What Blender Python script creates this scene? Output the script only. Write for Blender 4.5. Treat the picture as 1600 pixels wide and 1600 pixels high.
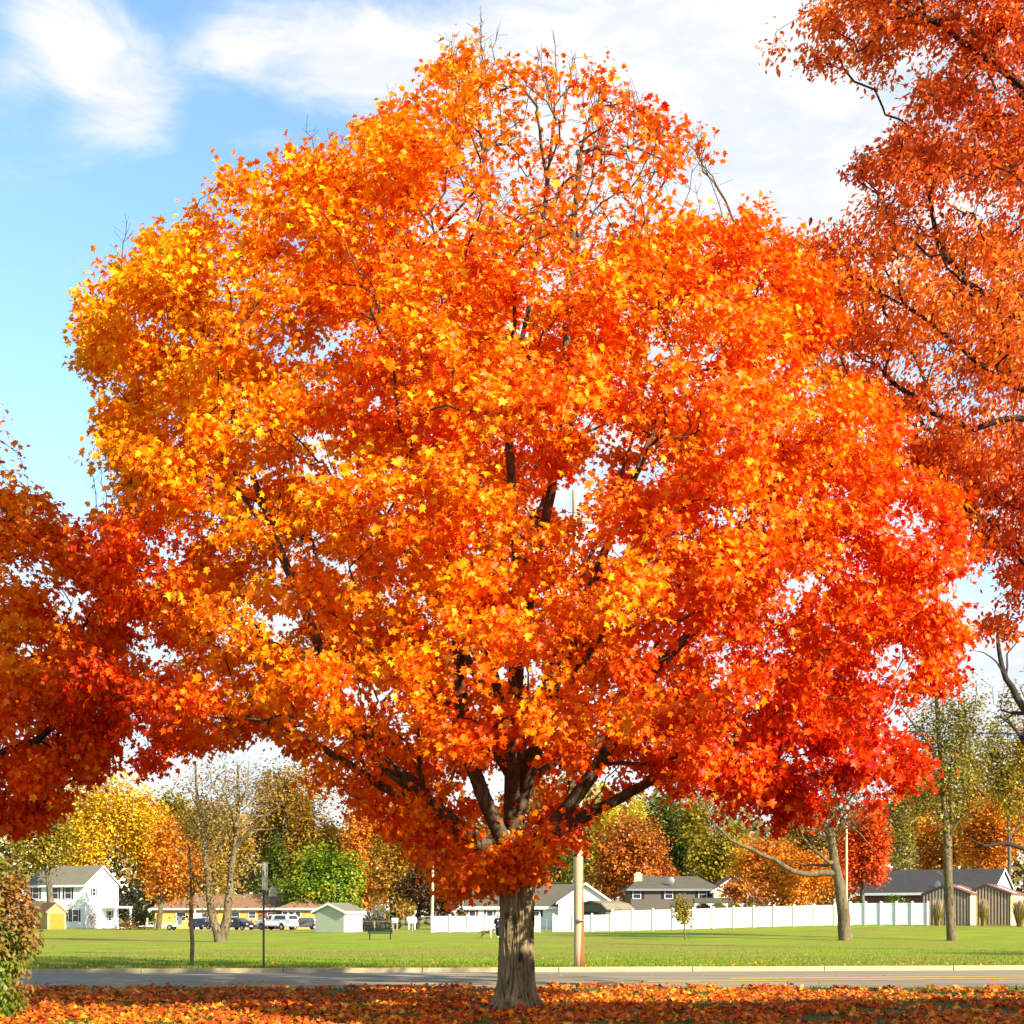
import bpy, bmesh, math, random
import numpy as np
from mathutils import Vector, Matrix, noise as mnoise

# ------------------------------------------------------------------ scene, camera, light
for o in list(bpy.data.objects):
    bpy.data.objects.remove(o, do_unlink=True)
S = bpy.context.scene
COL = S.collection
R_ = math.radians
F, HOR, EYE = 2240.0, 1431.0, 1.75          # focal length and horizon of the photograph (its 1600 px frame), eye height

cam = bpy.data.cameras.new('camera'); cam_o = bpy.data.objects.new('camera', cam); COL.objects.link(cam_o)
cam_o.location = (0, 0, EYE); cam_o.rotation_euler = (R_(90), 0, 0)
cam.sensor_width = 36.0; cam.sensor_fit = 'HORIZONTAL'; cam.lens = F / 1600 * 36
cam.shift_y = (HOR - 800) / 1600
cam.clip_start = 0.1; cam.clip_end = 6000
S.camera = cam_o

SUN_AZ, SUN_EL = 48.0, 27.0                  # to the right of the direction behind the camera; height
sun_dir = Vector((math.sin(R_(SUN_AZ)) * math.cos(R_(SUN_EL)), -math.cos(R_(SUN_AZ)) * math.cos(R_(SUN_EL)), math.sin(R_(SUN_EL))))
sun = bpy.data.lights.new('sun', 'SUN'); sun.energy = 5.0; sun.angle = R_(0.5); sun.color = (1.0, 0.91, 0.75)
sun_o = bpy.data.objects.new('sun', sun); COL.objects.link(sun_o)
sun_o.rotation_euler = sun_dir.to_track_quat('Z', 'Y').to_euler(); sun_o.location = sun_dir * 60

S.view_settings.view_transform = 'Standard'; S.view_settings.look = 'None'
S.view_settings.exposure = 1.2; S.view_settings.gamma = 1.0; S.view_settings.use_curve_mapping = False
cy = S.cycles
cy.max_bounces = 8; cy.diffuse_bounces = 5; cy.glossy_bounces = 2; cy.transmission_bounces = 4; cy.transparent_max_bounces = 4
cy.caustics_reflective = False; cy.caustics_refractive = False; cy.sample_clamp_indirect = 5

def pdir(px, py):
    return Vector(((px - 800) / F, 1.0, (HOR - py) / F)).normalized()

def make_world():
    w = bpy.data.worlds.new('World'); S.world = w; w.use_nodes = True
    nt = w.node_tree; nt.nodes.clear(); N = nt.nodes.new; L = nt.links.new
    out = N('ShaderNodeOutputWorld'); bg = N('ShaderNodeBackground'); L(bg.outputs[0], out.inputs[0])
    bg.inputs['Strength'].default_value = 0.052
    sky = N('ShaderNodeTexSky'); sky.sky_type = 'NISHITA'; sky.sun_disc = False
    sky.sun_elevation = R_(SUN_EL); sky.sun_rotation = R_(180 - SUN_AZ)
    sky.air_density = 1.0; sky.dust_density = 0.4; sky.ozone_density = 2.0
    tc = N('ShaderNodeTexCoord'); D = tc.outputs['Generated']
    def math_(op, a, b=None, c=None):
        n = N('ShaderNodeMath'); n.operation = op
        for i, v in enumerate((a, b, c)):
            if v is None: continue
            if isinstance(v, (int, float)): n.inputs[i].default_value = v
            else: L(v, n.inputs[i])
        return n.outputs[0]
    def smooth(v, a, b):
        n = N('ShaderNodeMapRange'); n.interpolation_type = 'SMOOTHSTEP'
        L(v, n.inputs[0]); n.inputs[1].default_value = a; n.inputs[2].default_value = b
        return n.outputs[0]
    def blob(px, py, r0, r1, scale=(1, 1, 1)):
        d = pdir(px, py)
        sub = N('ShaderNodeVectorMath'); sub.operation = 'SUBTRACT'; L(D, sub.inputs[0]); sub.inputs[1].default_value = d
        m = N('ShaderNodeVectorMath'); m.operation = 'MULTIPLY'; L(sub.outputs[0], m.inputs[0]); m.inputs[1].default_value = scale
        ln = N('ShaderNodeVectorMath'); ln.operation = 'LENGTH'; L(m.outputs[0], ln.inputs[0])
        return smooth(ln.outputs['Value'], r1, r0)
    def fbm(scale, stretch, detail, rough, dist, off=(0, 0, 0), rot=0.0):
        mp = N('ShaderNodeMapping'); L(D, mp.inputs[0]); mp.inputs['Scale'].default_value = stretch
        mp.inputs['Location'].default_value = off; mp.inputs['Rotation'].default_value = (0, rot, 0)
        n = N('ShaderNodeTexNoise'); L(mp.outputs[0], n.inputs['Vector'])
        n.inputs['Scale'].default_value = scale; n.inputs['Detail'].default_value = detail
        n.inputs['Roughness'].default_value = rough; n.inputs['Distortion'].default_value = dist
        return n.outputs[0]
    n1 = fbm(4.2, (1, 1, 2.2), 8, .6, .8, (3.1, .4, 1.7), .5)
    n2 = fbm(13.0, (1, 1, 2.6), 7, .62, .6, (7.7, 2.4, .3), .5)
    nz = math_('ADD', math_('MULTIPLY', n1, .60), math_('MULTIPLY', n2, .40))
    sep = N('ShaderNodeSeparateXYZ'); L(D, sep.inputs[0])
    terms = [(1190, 170, .06, .24, (1, 1, .9), .50), (930, 360, .02, .22, (1, 1, 1), .26),           # the broad white bank
             (90, 40, .0, .05, (1, 1, .8), .30), (140, 85, .0, .055, (1, 1, .8), .32), (190, 130, .0, .05, (1, 1, .8), .32), (245, 175, .0, .04, (1, 1, .8), .26),   # slanting wedge
             (5, 130, .0, .030, (1, 1, 1.2), .30), (330, 85, .0, .05, (.8, 1, 1.8), .20), (470, 70, .0, .07, (.6, 1, 2.0), .24), (600, 100, .0, .08, (.6, 1, 2.2), .24), (700, 60, .0, .12, (.8, 1, 1.6), .22),
             (400, 218, .0, .03, (.7, 1, 2.5), .20), (110, 555, .0, .018, (.6, 1, 2.0), .2), (700, 620, .05, .22, (1, 1, 1), .34), (480, 980, .05, .2, (1, 1, 1), .2)]
    bb = 0.0
    for (px, py, r0, r1, sc, k) in terms: bb = math_('ADD', bb, math_('MULTIPLY', blob(px, py, r0, r1, sc), k))
    bb = math_('ADD', bb, math_('MULTIPLY', smooth(sep.outputs['Z'], .345, .16), .34))         # towards the horizon
    bb = math_('ADD', bb, math_('MULTIPLY', smooth(sep.outputs['X'], -.08, .25), .12))
    m = smooth(math_('ADD', math_('MULTIPLY_ADD', nz, 1.7, -.35), bb), .50, 1.08)
    # clear sky: the sky texture, deeper and more saturated as in the photograph's rendering
    hsv = N('ShaderNodeHueSaturation'); L(sky.outputs[0], hsv.inputs['Color'])
    hsv.inputs['Hue'].default_value = .490; hsv.inputs['Saturation'].default_value = 1.02; hsv.inputs['Value'].default_value = 2.75
    mix = N('ShaderNodeMix'); mix.data_type = 'RGBA'
    L(m, mix.inputs[0]); L(hsv.outputs[0], mix.inputs[6])
    shade = N('ShaderNodeMix'); shade.data_type = 'RGBA'
    L(smooth(n2, .35, .62), shade.inputs[0])
    shade.inputs[6].default_value = (7.0, 7.6, 8.3, 1); shade.inputs[7].default_value = (8.6, 8.65, 8.8, 1)
    L(shade.outputs[2], mix.inputs[7])
    L(mix.outputs[2], bg.inputs['Color'])
make_world()

# ------------------------------------------------------------------ placement helpers
def W(px, D): return (px - 800) * D / F
def Z(py, D): return EYE + (HOR - py) * D / F
def sst(a, b, v):
    t = np.clip((np.asarray(v, float) - a) / (b - a), 0, 1); return t * t * (3 - 2 * t)
ROAD_K = 0.10                                # the road runs slightly away to the right
def near_edge(X): return 34.7 + ROAD_K * X * .5
def curb_line(X): return 48.4 + ROAD_K * X
def ground(X, Y):
    r = sst(95, 130, Y)
    return r * (0.24 * sst(-32, -8, X) + 0.75 * sst(3, 36, X)) + 0.05 * np.sin(np.asarray(X) * .09 + 1) * sst(55, 80, Y)
def gz(X, Y): return float(ground(X, Y))
ROAD_Z = -0.15

def tag(o, label=None, cat=None, group=None, kind=None):
    if label: o['label'] = label
    if cat: o['category'] = cat
    if group: o['group'] = group
    if kind: o['kind'] = kind
    return o
def empty(name, loc, rz=0.0, label=None, cat=None, group=None):
    o = bpy.data.objects.new(name, None); COL.objects.link(o); o.empty_display_size = .3
    o.location = loc; o.rotation_euler = (0, 0, rz)
    return tag(o, label, cat, group)

class MB:
    """collects simple shapes into one mesh"""
    def __init__(self): self.v = []; self.f = []; self.m = []; self.M = Matrix(); self.mi = 0
    def add(self, vs, fs):
        b = len(self.v)
        self.v += [tuple(self.M @ Vector(p)) for p in vs]
        self.f += [tuple(b + i for i in f) for f in fs]; self.m += [self.mi] * len(fs)
    def box(self, x0, x1, y0, y1, z0, z1):
        self.add([(x0, y0, z0), (x1, y0, z0), (x1, y1, z0), (x0, y1, z0), (x0, y0, z1), (x1, y0, z1), (x1, y1, z1), (x0, y1, z1)],
                 [(0, 3, 2, 1), (4, 5, 6, 7), (0, 1, 5, 4), (1, 2, 6, 5), (2, 3, 7, 6), (3, 0, 4, 7)])
    def cbox(self, c, s): self.box(c[0]-s[0]/2, c[0]+s[0]/2, c[1]-s[1]/2, c[1]+s[1]/2, c[2]-s[2]/2, c[2]+s[2]/2)
    def prism(self, poly, axis, a, b):
        """extrude polygon along axis (0,1,2) from a to b; poly gives the other two coordinates in order"""
        def P(p, t):
            q = list(p); q.insert(axis, t); return tuple(q)
        n = len(poly)
        vs = [P(p, a) for p in poly] + [P(p, b) for p in poly]
        fs = [tuple(range(n)), tuple(range(2*n-1, n-1, -1))] + [(i, i+n, (i+1) % n + n, (i+1) % n) for i in range(n)]
        self.add(vs, fs)
    def tube(self, pts, rad, k=8, cap=True):
        pts = [Vector(p) for p in pts]; n = len(pts)
        if not hasattr(rad, '__len__'): rad = [rad] * n
        vs = []; fs = []
        t0 = (pts[-1] - pts[0]).normalized()
        ref = Vector((1, 0, 0)) if abs(t0.x) < .8 else Vector((0, 1, 0))
        for i, p in enumerate(pts):
            t = (pts[min(i+1, n-1)] - pts[max(i-1, 0)]).normalized()
            u = t.cross(ref).normalized(); w = t.cross(u)
            for j in range(k):
                a = 2*math.pi*j/k; vs.append(tuple(p + (u*math.cos(a) + w*math.sin(a)) * rad[i]))
        for i in range(n-1):
            for j in range(k):
                fs.append((i*k+j, i*k+(j+1) % k, (i+1)*k+(j+1) % k, (i+1)*k+j))
        if cap: fs += [tuple(range(k-1, -1, -1)), tuple((n-1)*k+j for j in range(k))]
        self.add(vs, fs)
    def quad(self, *p): self.add(p, [tuple(range(len(p)))])
    def build(self, name, mats, parent=None, smooth=False, bevel=0.0):
        me = bpy.data.meshes.new(name); me.from_pydata(self.v, [], self.f)
        mats = mats if isinstance(mats, (list, tuple)) else [mats]
        for m in mats: me.materials.append(m)
        if len(mats) > 1: me.polygons.foreach_set('material_index', self.m)
        if smooth: me.polygons.foreach_set('use_smooth', [True] * len(self.f))
        bm = bmesh.new(); bm.from_mesh(me); bmesh.ops.recalc_face_normals(bm, faces=bm.faces); bm.to_mesh(me); bm.free()
        me.update()
        o = bpy.data.objects.new(name, me); COL.objects.link(o); o.parent = parent
        if bevel:
            b = o.modifiers.new('bevel', 'BEVEL'); b.width = bevel; b.segments = 2; b.limit_method = 'ANGLE'
        return o

# ------------------------------------------------------------------ materials
def nodes_of(name):
    m = bpy.data.materials.new(name); m.use_nodes = True
    nt = m.node_tree; b = nt.nodes['Principled BSDF']; return m, nt, b
def ramp(nt, fac, stops):
    r = nt.nodes.new('ShaderNodeValToRGB'); nt.links.new(fac, r.inputs[0])
    e = r.color_ramp.elements
    e[0].position, e[0].color = stops[0][0], (*stops[0][1], 1)
    e[1].position, e[1].color = stops[-1][0], (*stops[-1][1], 1)
    for p, c in stops[1:-1]:
        x = e.new(p); x.color = (*c, 1)
    return r.outputs[0]
def noise_node(nt, scale, detail=4, rough=.6, stretch=(1, 1, 1), coord='Object', dist=0):
    tc = nt.nodes.new('ShaderNodeTexCoord'); mp = nt.nodes.new('ShaderNodeMapping'); mp.inputs['Scale'].default_value = stretch
    nt.links.new(tc.outputs[coord], mp.inputs[0])
    n = nt.nodes.new('ShaderNodeTexNoise'); nt.links.new(mp.outputs[0], n.inputs['Vector'])
    n.inputs['Scale'].default_value = scale; n.inputs['Detail'].default_value = detail
    n.inputs['Roughness'].default_value = rough; n.inputs['Distortion'].default_value = dist
    return n.outputs[0]
def bump(nt, b, h, strength=.4, dist=.02):
    n = nt.nodes.new('ShaderNodeBump'); n.inputs['Strength'].default_value = strength; n.inputs['Distance'].default_value = dist
    nt.links.new(h, n.inputs['Height']); nt.links.new(n.outputs[0], b.inputs['Normal'])
def mat(name, col, rough=.7, var=.15, scale=6, stretch=(1, 1, 1), bmp=0.0, metal=0.0, spec=.3):
    m, nt, b = nodes_of(name)
    f = noise_node(nt, scale, 5, .6, stretch)
    lo = tuple(max(0, c * (1 - var)) for c in col); hi = tuple(min(1, c * (1 + var)) for c in col)
    nt.links.new(ramp(nt, f, [(.3, lo), (.7, hi)]), b.inputs['Base Color'])
    b.inputs['Roughness'].default_value = rough; b.inputs['Metallic'].default_value = metal
    b.inputs['Specular IOR Level'].default_value = spec
    if bmp: bump(nt, b, f, bmp)
    return m
def siding(name, col, pitch=.15, vertical=False, var=.06):
    m, nt, b = nodes_of(name)
    tc = nt.nodes.new('ShaderNodeTexCoord'); w = nt.nodes.new('ShaderNodeTexWave')
    w.bands_direction = 'X' if vertical else 'Z'; w.wave_profile = 'SAW'; w.inputs['Scale'].default_value = 1 / pitch / math.pi / 2 * math.pi
    nt.links.new(tc.outputs['Object'], w.inputs['Vector'])
    f = noise_node(nt, 3, 4)
    nt.links.new(ramp(nt, f, [(.3, tuple(c*(1-var) for c in col)), (.7, tuple(min(1, c*(1+var)) for c in col))]), b.inputs['Base Color'])
    b.inputs['Roughness'].default_value = .55; bump(nt, b, w.outputs[1], .5, .02)
    return m
def brick(name, c1, c2, mortar, scale=4):
    m, nt, b = nodes_of(name)
    tc = nt.nodes.new('ShaderNodeTexCoord'); mp = nt.nodes.new('ShaderNodeMapping'); mp.inputs['Rotation'].default_value = (R_(90), 0, 0)
    nt.links.new(tc.outputs['Object'], mp.inputs[0])
    t = nt.nodes.new('ShaderNodeTexBrick'); nt.links.new(mp.outputs[0], t.inputs['Vector']); t.inputs['Scale'].default_value = scale
    t.inputs['Color1'].default_value = (*c1, 1); t.inputs['Color2'].default_value = (*c2, 1); t.inputs['Mortar'].default_value = (*mortar, 1)
    t.inputs['Mortar Size'].default_value = .012
    nt.links.new(t.outputs[0], b.inputs['Base Color']); b.inputs['Roughness'].default_value = .85
    return m
def shingles(name, col):
    m, nt, b = nodes_of(name)
    f = noise_node(nt, 9, 6, .7, (1, 1, 3)); g = noise_node(nt, .8, 3)
    mx = nt.nodes.new('ShaderNodeMath'); mx.operation = 'ADD'
    nt.links.new(f, mx.inputs[0]); nt.links.new(g, mx.inputs[1])
    nt.links.new(ramp(nt, mx.outputs[0], [(.75, tuple(c*.72 for c in col)), (1.0, col), (1.3, tuple(min(1, c*1.3) for c in col))]), b.inputs['Base Color'])
    b.inputs['Roughness'].default_value = .95; b.inputs['Specular IOR Level'].default_value = .08; bump(nt, b, f, .5, .03)
    return m
def bark(name, dark, mid, light, sc=6.0, strength=1.0):
    m, nt, b = nodes_of(name)
    f = noise_node(nt, sc, 9, .7, (1, 1, .24), dist=1.3); g = noise_node(nt, 1.3, 4, .6)
    c = ramp(nt, f, [(.34, dark), (.48, mid), (.72, light)])
    mx = nt.nodes.new('ShaderNodeMix'); mx.data_type = 'RGBA'; mx.blend_type = 'MULTIPLY'; mx.inputs[0].default_value = .5
    nt.links.new(c, mx.inputs[6]); nt.links.new(ramp(nt, g, [(.35, (.55, .55, .5)), (.65, (1, 1, 1))]), mx.inputs[7])
    nt.links.new(mx.outputs[2], b.inputs['Base Color'])
    b.inputs['Roughness'].default_value = .95; b.inputs['Specular IOR Level'].default_value = .1
    bump(nt, b, f, strength, .05)
    return m
def leaf_mat(name, transl=.38, gloss=.02, rough=.42):
    """each leaf carries its own colour; part of the light passes through the blade"""
    m = bpy.data.materials.new(name); m.use_nodes = True; nt = m.node_tree; nt.nodes.clear(); N = nt.nodes.new; L = nt.links.new
    out = N('ShaderNodeOutputMaterial'); at = N('ShaderNodeAttribute'); at.attribute_name = 'leaf_color'
    d = N('ShaderNodeBsdfDiffuse'); t = N('ShaderNodeBsdfTranslucent'); g = N('ShaderNodeBsdfGlossy')
    L(at.outputs['Color'], d.inputs['Color']); L(at.outputs['Color'], t.inputs['Color'])
    g.inputs['Roughness'].default_value = rough; g.inputs['Color'].default_value = (1, 1, 1, 1)
    a = N('ShaderNodeMixShader'); a.inputs[0].default_value = transl; L(d.outputs[0], a.inputs[1]); L(t.outputs[0], a.inputs[2])
    c = N('ShaderNodeMixShader'); c.inputs[0].default_value = gloss; L(a.outputs[0], c.inputs[1]); L(g.outputs[0], c.inputs[2])
    L(c.outputs[0], out.inputs['Surface'])
    return m

M = {}
M['white_vinyl'] = mat('white_vinyl', (.80, .80, .79), .45, .03, 2)
M['cream_vinyl'] = mat('cream_vinyl', (.70, .66, .52), .5, .05, 2)
M['white_siding'] = siding('white_siding', (.80, .80, .78))
M['white_paint'] = mat('white_paint', (.80, .80, .78), .5, .05, 4)
M['cream_siding'] = siding('cream_siding', (.72, .62, .38))
M['brown_siding'] = siding('brown_siding', (.115, .088, .068))
M['green_siding'] = siding('green_siding', (.44, .47, .34))
M['tan_brick'] = brick('tan_brick', (.62, .37, .08), (.55, .31, .06), (.50, .38, .18))
M['red_brick'] = brick('red_brick', (.28, .09, .05), (.22, .07, .04), (.3, .24, .2))
M['dark_brick'] = brick('dark_brick', (.12, .05, .045), (.09, .04, .04), (.12, .09, .08))
M['cream_brick'] = brick('cream_brick', (.62, .52, .32), (.55, .45, .27), (.5, .45, .35))
M['roof_grey'] = shingles('roof_grey', (.105, .092, .065)); M['roof_dark'] = shingles('roof_dark', (.060, .055, .052))
M['roof_brown'] = shingles('roof_brown', (.23, .125, .065)); M['roof_tan'] = shingles('roof_tan', (.20, .17, .11))
M['roof_pale'] = shingles('roof_pale', (.17, .155, .11)); M['roof_red'] = shingles('roof_red', (.17, .085, .05))
M['glass'] = mat('window_glass', (.035, .042, .055), .12, .2, 2, spec=.5)
M['black_paint'] = mat('black_paint', (.018, .018, .02), .5, .2, 8)
M['maroon_paint'] = mat('maroon_paint', (.15, .055, .06), .5, .15, 8)
M['metal_grey'] = mat('metal_grey', (.33, .33, .33), .45, .15, 12, metal=.7)
M['post_dark'] = mat('post_dark', (.10, .105, .11), .55, .25, 14, metal=.4)
M['sign_face'] = mat('sign_face', (.36, .33, .27), .6, .12, 5)
M['sign_mark'] = mat('sign_mark', (.03, .03, .035), .7, .2, 8)
M['bench_green'] = mat('bench_green', (.010, .018, .012), .8, .2, 10, spec=.08)
M['orange_door'] = mat('orange_door', (.56, .20, .012), .6, .12, 5, (1, 1, .3))
M['tan_wood'] = mat('tan_wood', (.42, .28, .12), .7, .15, 6, (1, 1, .3))
M['car_white'] = mat('car_white', (.78, .78, .78), .25, .03, 3, spec=.5)
M['car_silver'] = mat('car_silver', (.42, .41, .42), .3, .05, 3, metal=.5, spec=.5)
M['car_black'] = mat('car_black', (.02, .02, .026), .22, .1, 3, spec=.5)
M['car_blue'] = mat('car_blue', (.03, .04, .10), .22, .1, 3, spec=.5)
M['tyre'] = mat('tyre', (.02, .02, .02), .9, .2, 10)
M['rim'] = mat('rim', (.5, .5, .5), .35, .1, 10, metal=.8)
M['tail_red'] = mat('tail_red', (.45, .02, .02), .3, .1, 10)
M['lamp_clear'] = mat('lamp_clear', (.6, .6, .58), .2, .1, 10)
M['loader_yellow'] = mat('loader_yellow', (.80, .48, .01), .45, .08, 6)
M['navy_cloth'] = mat('navy_cloth', (.018, .018, .032), .9, .25, 25)
M['dark_cloth'] = mat('dark_cloth', (.012, .013, .016), .9, .25, 25)
M['skin'] = mat('skin', (.50, .30, .22), .55, .08, 12)
M['hair'] = mat('hair', (.06, .04, .03), .7, .25, 30)
M['shoe'] = mat('shoe', (.62, .60, .55), .6, .1, 12)
M['dog_brown'] = mat('dog_brown', (.16, .075, .035), .9, .35, 14)
M['dog_white'] = mat('dog_white', (.70, .66, .58), .9, .1, 20)
M['strap'] = mat('strap', (.10, .02, .02), .8, .1, 20)
M['wire'] = mat('wire', (.02, .02, .022), .6, .1, 5)
M['ceramic'] = mat('ceramic', (.35, .33, .32), .25, .1, 5)
M['shed_strip'] = mat('shed_strip', (.40, .33, .23), .6, .1, 4)
M['shed_brown'] = mat('shed_brown', (.075, .045, .035), .5, .15, 5)
M['shed_roof'] = mat('shed_roof', (.20, .085, .06), .5, .12, 3)
M['shed_cream'] = mat('shed_cream', (.66, .52, .27), .6, .08, 4)
M['concrete_tan'] = mat('concrete_tan', (.50, .43, .30), .9, .15, 8)
M['mulch'] = mat('mulch', (.09, .06, .035), .95, .3, 5)
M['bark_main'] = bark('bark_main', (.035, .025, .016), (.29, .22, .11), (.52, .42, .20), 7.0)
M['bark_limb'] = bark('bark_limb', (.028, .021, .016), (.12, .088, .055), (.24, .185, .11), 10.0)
M['bark_dark'] = bark('bark_dark', (.018, .014, .012), (.055, .042, .034), (.10, .078, .06), 10.0)
M['bark_pale'] = bark('bark_pale', (.05, .038, .022), (.16, .12, .065), (.28, .215, .12), 5.0)
M['bark_far'] = bark('bark_far', (.05, .04, .03), (.16, .125, .085), (.27, .22, .14), 3.0, .5)
M['maple_leaf'] = leaf_mat('maple_leaf', .36, .010)
M['oak_leaf'] = leaf_mat('broad_leaf', .42, .02)
M['far_leaf'] = leaf_mat('far_leaf', .30, .02)
M['litter_leaf'] = leaf_mat('litter_leaf', .12, .025)

# the leaning grey-tan utility pole with its preserved brown side and foot
def pole_mat():
    m, nt, b = nodes_of('pole_wood')
    f = noise_node(nt, 5, 7, .65, (1, 1, .08)); g = noise_node(nt, 1.2, 3, .6, (1, 1, .25))
    wood = ramp(nt, f, [(.3, (.40, .27, .13)), (.5, (.58, .43, .25)), (.75, (.68, .54, .34))])
    tc = nt.nodes.new('ShaderNodeTexCoord'); sp = nt.nodes.new('ShaderNodeSeparateXYZ'); nt.links.new(tc.outputs['Object'], sp.inputs[0])
    def mth(op, a, c):
        n = nt.nodes.new('ShaderNodeMath'); n.operation = op
        for i, v in enumerate((a, c)):
            if isinstance(v, (int, float)): n.inputs[i].default_value = v
            else: nt.links.new(v, n.inputs[i])
        return n.outputs[0]
    # weathered brown stripe down one side of the lower pole
    s = mth('ADD', mth('MULTIPLY', sp.outputs['X'], 6.0), mth('MULTIPLY', g, .8))
    s = mth('SUBTRACT', s, mth('MULTIPLY', sp.outputs['Z'], .16))
    mr = nt.nodes.new('ShaderNodeMapRange'); mr.interpolation_type = 'SMOOTHSTEP'; nt.links.new(s, mr.inputs[0]); mr.inputs[1].default_value = .42; mr.inputs[2].default_value = .62
    mx = nt.nodes.new('ShaderNodeMix'); mx.data_type = 'RGBA'; nt.links.new(mr.outputs[0], mx.inputs[0])
    nt.links.new(wood, mx.inputs[6]); mx.inputs[7].default_value = (.28, .085, .018, 1)
    nt.links.new(mx.outputs[2], b.inputs['Base Color']); b.inputs['Roughness'].default_value = .85; bump(nt, b, f, .4, .02)
    return m
M['pole_wood'] = pole_mat()
M['pole_far'] = mat('pole_far', (.60, .46, .28), .85, .15, 3, (1, 1, .1))

# ------------------------------------------------------------------ ground, road
def sheet(name, xs, ys_of, zf, material, kind='structure'):
    """grid over xs (columns) and rows given per column"""
    vs = []; fs = []; nr = len(ys_of(xs[0]))
    for x in xs:
        for y in ys_of(x): vs.append((x, y, float(zf(x, y))))
    for i in range(len(xs)-1):
        for j in range(nr-1):
            a = i*nr+j; fs.append((a, a+nr, a+nr+1, a+1))
    me = bpy.data.meshes.new(name); me.from_pydata(vs, [], fs); me.materials.append(material)
    me.polygons.foreach_set('use_smooth', [True]*len(fs))
    o = bpy.data.objects.new(name, me); COL.objects.link(o); tag(o, kind=kind); return o

def grass_mat(name, a, b_, c, patch):
    m, nt, b = nodes_of(name)
    f = noise_node(nt, 18, 6, .75, (1, .5, 1)); g = noise_node(nt, .10, 6, .65, (.45, 1, 1)); h = noise_node(nt, .55, 6, .75, (.45, 1, 1))
    mx = nt.nodes.new('ShaderNodeMath'); mx.operation = 'MULTIPLY_ADD'; nt.links.new(f, mx.inputs[0]); mx.inputs[1].default_value = .6; nt.links.new(h, mx.inputs[2])
    base = ramp(nt, mx.outputs[0], [(.62, a), (.8, b_), (.98, c)])
    m2 = nt.nodes.new('ShaderNodeMix'); m2.data_type = 'RGBA'
    mr = nt.nodes.new('ShaderNodeMapRange'); nt.links.new(g, mr.inputs[0]); mr.inputs[1].default_value = .44; mr.inputs[2].default_value = .64; mr.inputs[4].default_value = .85
    nt.links.new(mr.outputs[0], m2.inputs[0]); nt.links.new(base, m2.inputs[6]); m2.inputs[7].default_value = (*patch, 1)
    nt.links.new(m2.outputs[2], b.inputs['Base Color']); b.inputs['Roughness'].default_value = .9; b.inputs['Specular IOR Level'].default_value = .15
    bump(nt, b, f, .8, .06)
    return m
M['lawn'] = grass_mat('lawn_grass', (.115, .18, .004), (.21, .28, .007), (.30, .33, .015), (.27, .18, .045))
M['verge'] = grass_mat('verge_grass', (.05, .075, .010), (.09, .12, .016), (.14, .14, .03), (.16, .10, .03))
def asphalt():
    m, nt, b = nodes_of('asphalt')
    f = noise_node(nt, 40, 4, .7); g = noise_node(nt, .5, 5, .65, (.25, 2.2, 1)); h = noise_node(nt, 1.4, 6, .7, (.2, 1.6, 1), dist=1.2)
    mx = nt.nodes.new('ShaderNodeMath'); mx.operation = 'MULTIPLY_ADD'; nt.links.new(f, mx.inputs[0]); mx.inputs[1].default_value = .35; nt.links.new(g, mx.inputs[2])
    c = ramp(nt, mx.outputs[0], [(.45, (.17, .138, .092)), (.68, (.27, .22, .145)), (.9, (.34, .28, .185))])
    m2 = nt.nodes.new('ShaderNodeMix'); m2.data_type = 'RGBA'      # tar-sealed cracks
    mr = nt.nodes.new('ShaderNodeMapRange'); nt.links.new(h, mr.inputs[0]); mr.inputs[1].default_value = .655; mr.inputs[2].default_value = .67
    nt.links.new(mr.outputs[0], m2.inputs[0]); nt.links.new(c, m2.inputs[6]); m2.inputs[7].default_value = (.05, .048, .05, 1)
    nt.links.new(m2.outputs[2], b.inputs['Base Color']); b.inputs['Roughness'].default_value = .95; b.inputs['Specular IOR Level'].default_value = .05; bump(nt, b, f, .3, .01)
    return m
M['asphalt'] = asphalt()
M['curb'] = mat('curb_concrete', (.44, .36, .21), .95, .14, 5, (.6, 1, 1), bmp=.3, spec=.05)
M['yellow_line'] = mat('yellow_line', (.66, .36, .02), .8, .35, 3, (1, 4, 1))
M['white_line'] = mat('white_line', (.6, .58, .54), .8, .25, 3, (1, 4, 1))
M['earth'] = mat('earth', (.10, .10, .04), .95, .2, .05)
M['driveway'] = mat('driveway_gravel', (.42, .33, .19), .95, .15, 4)

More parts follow.
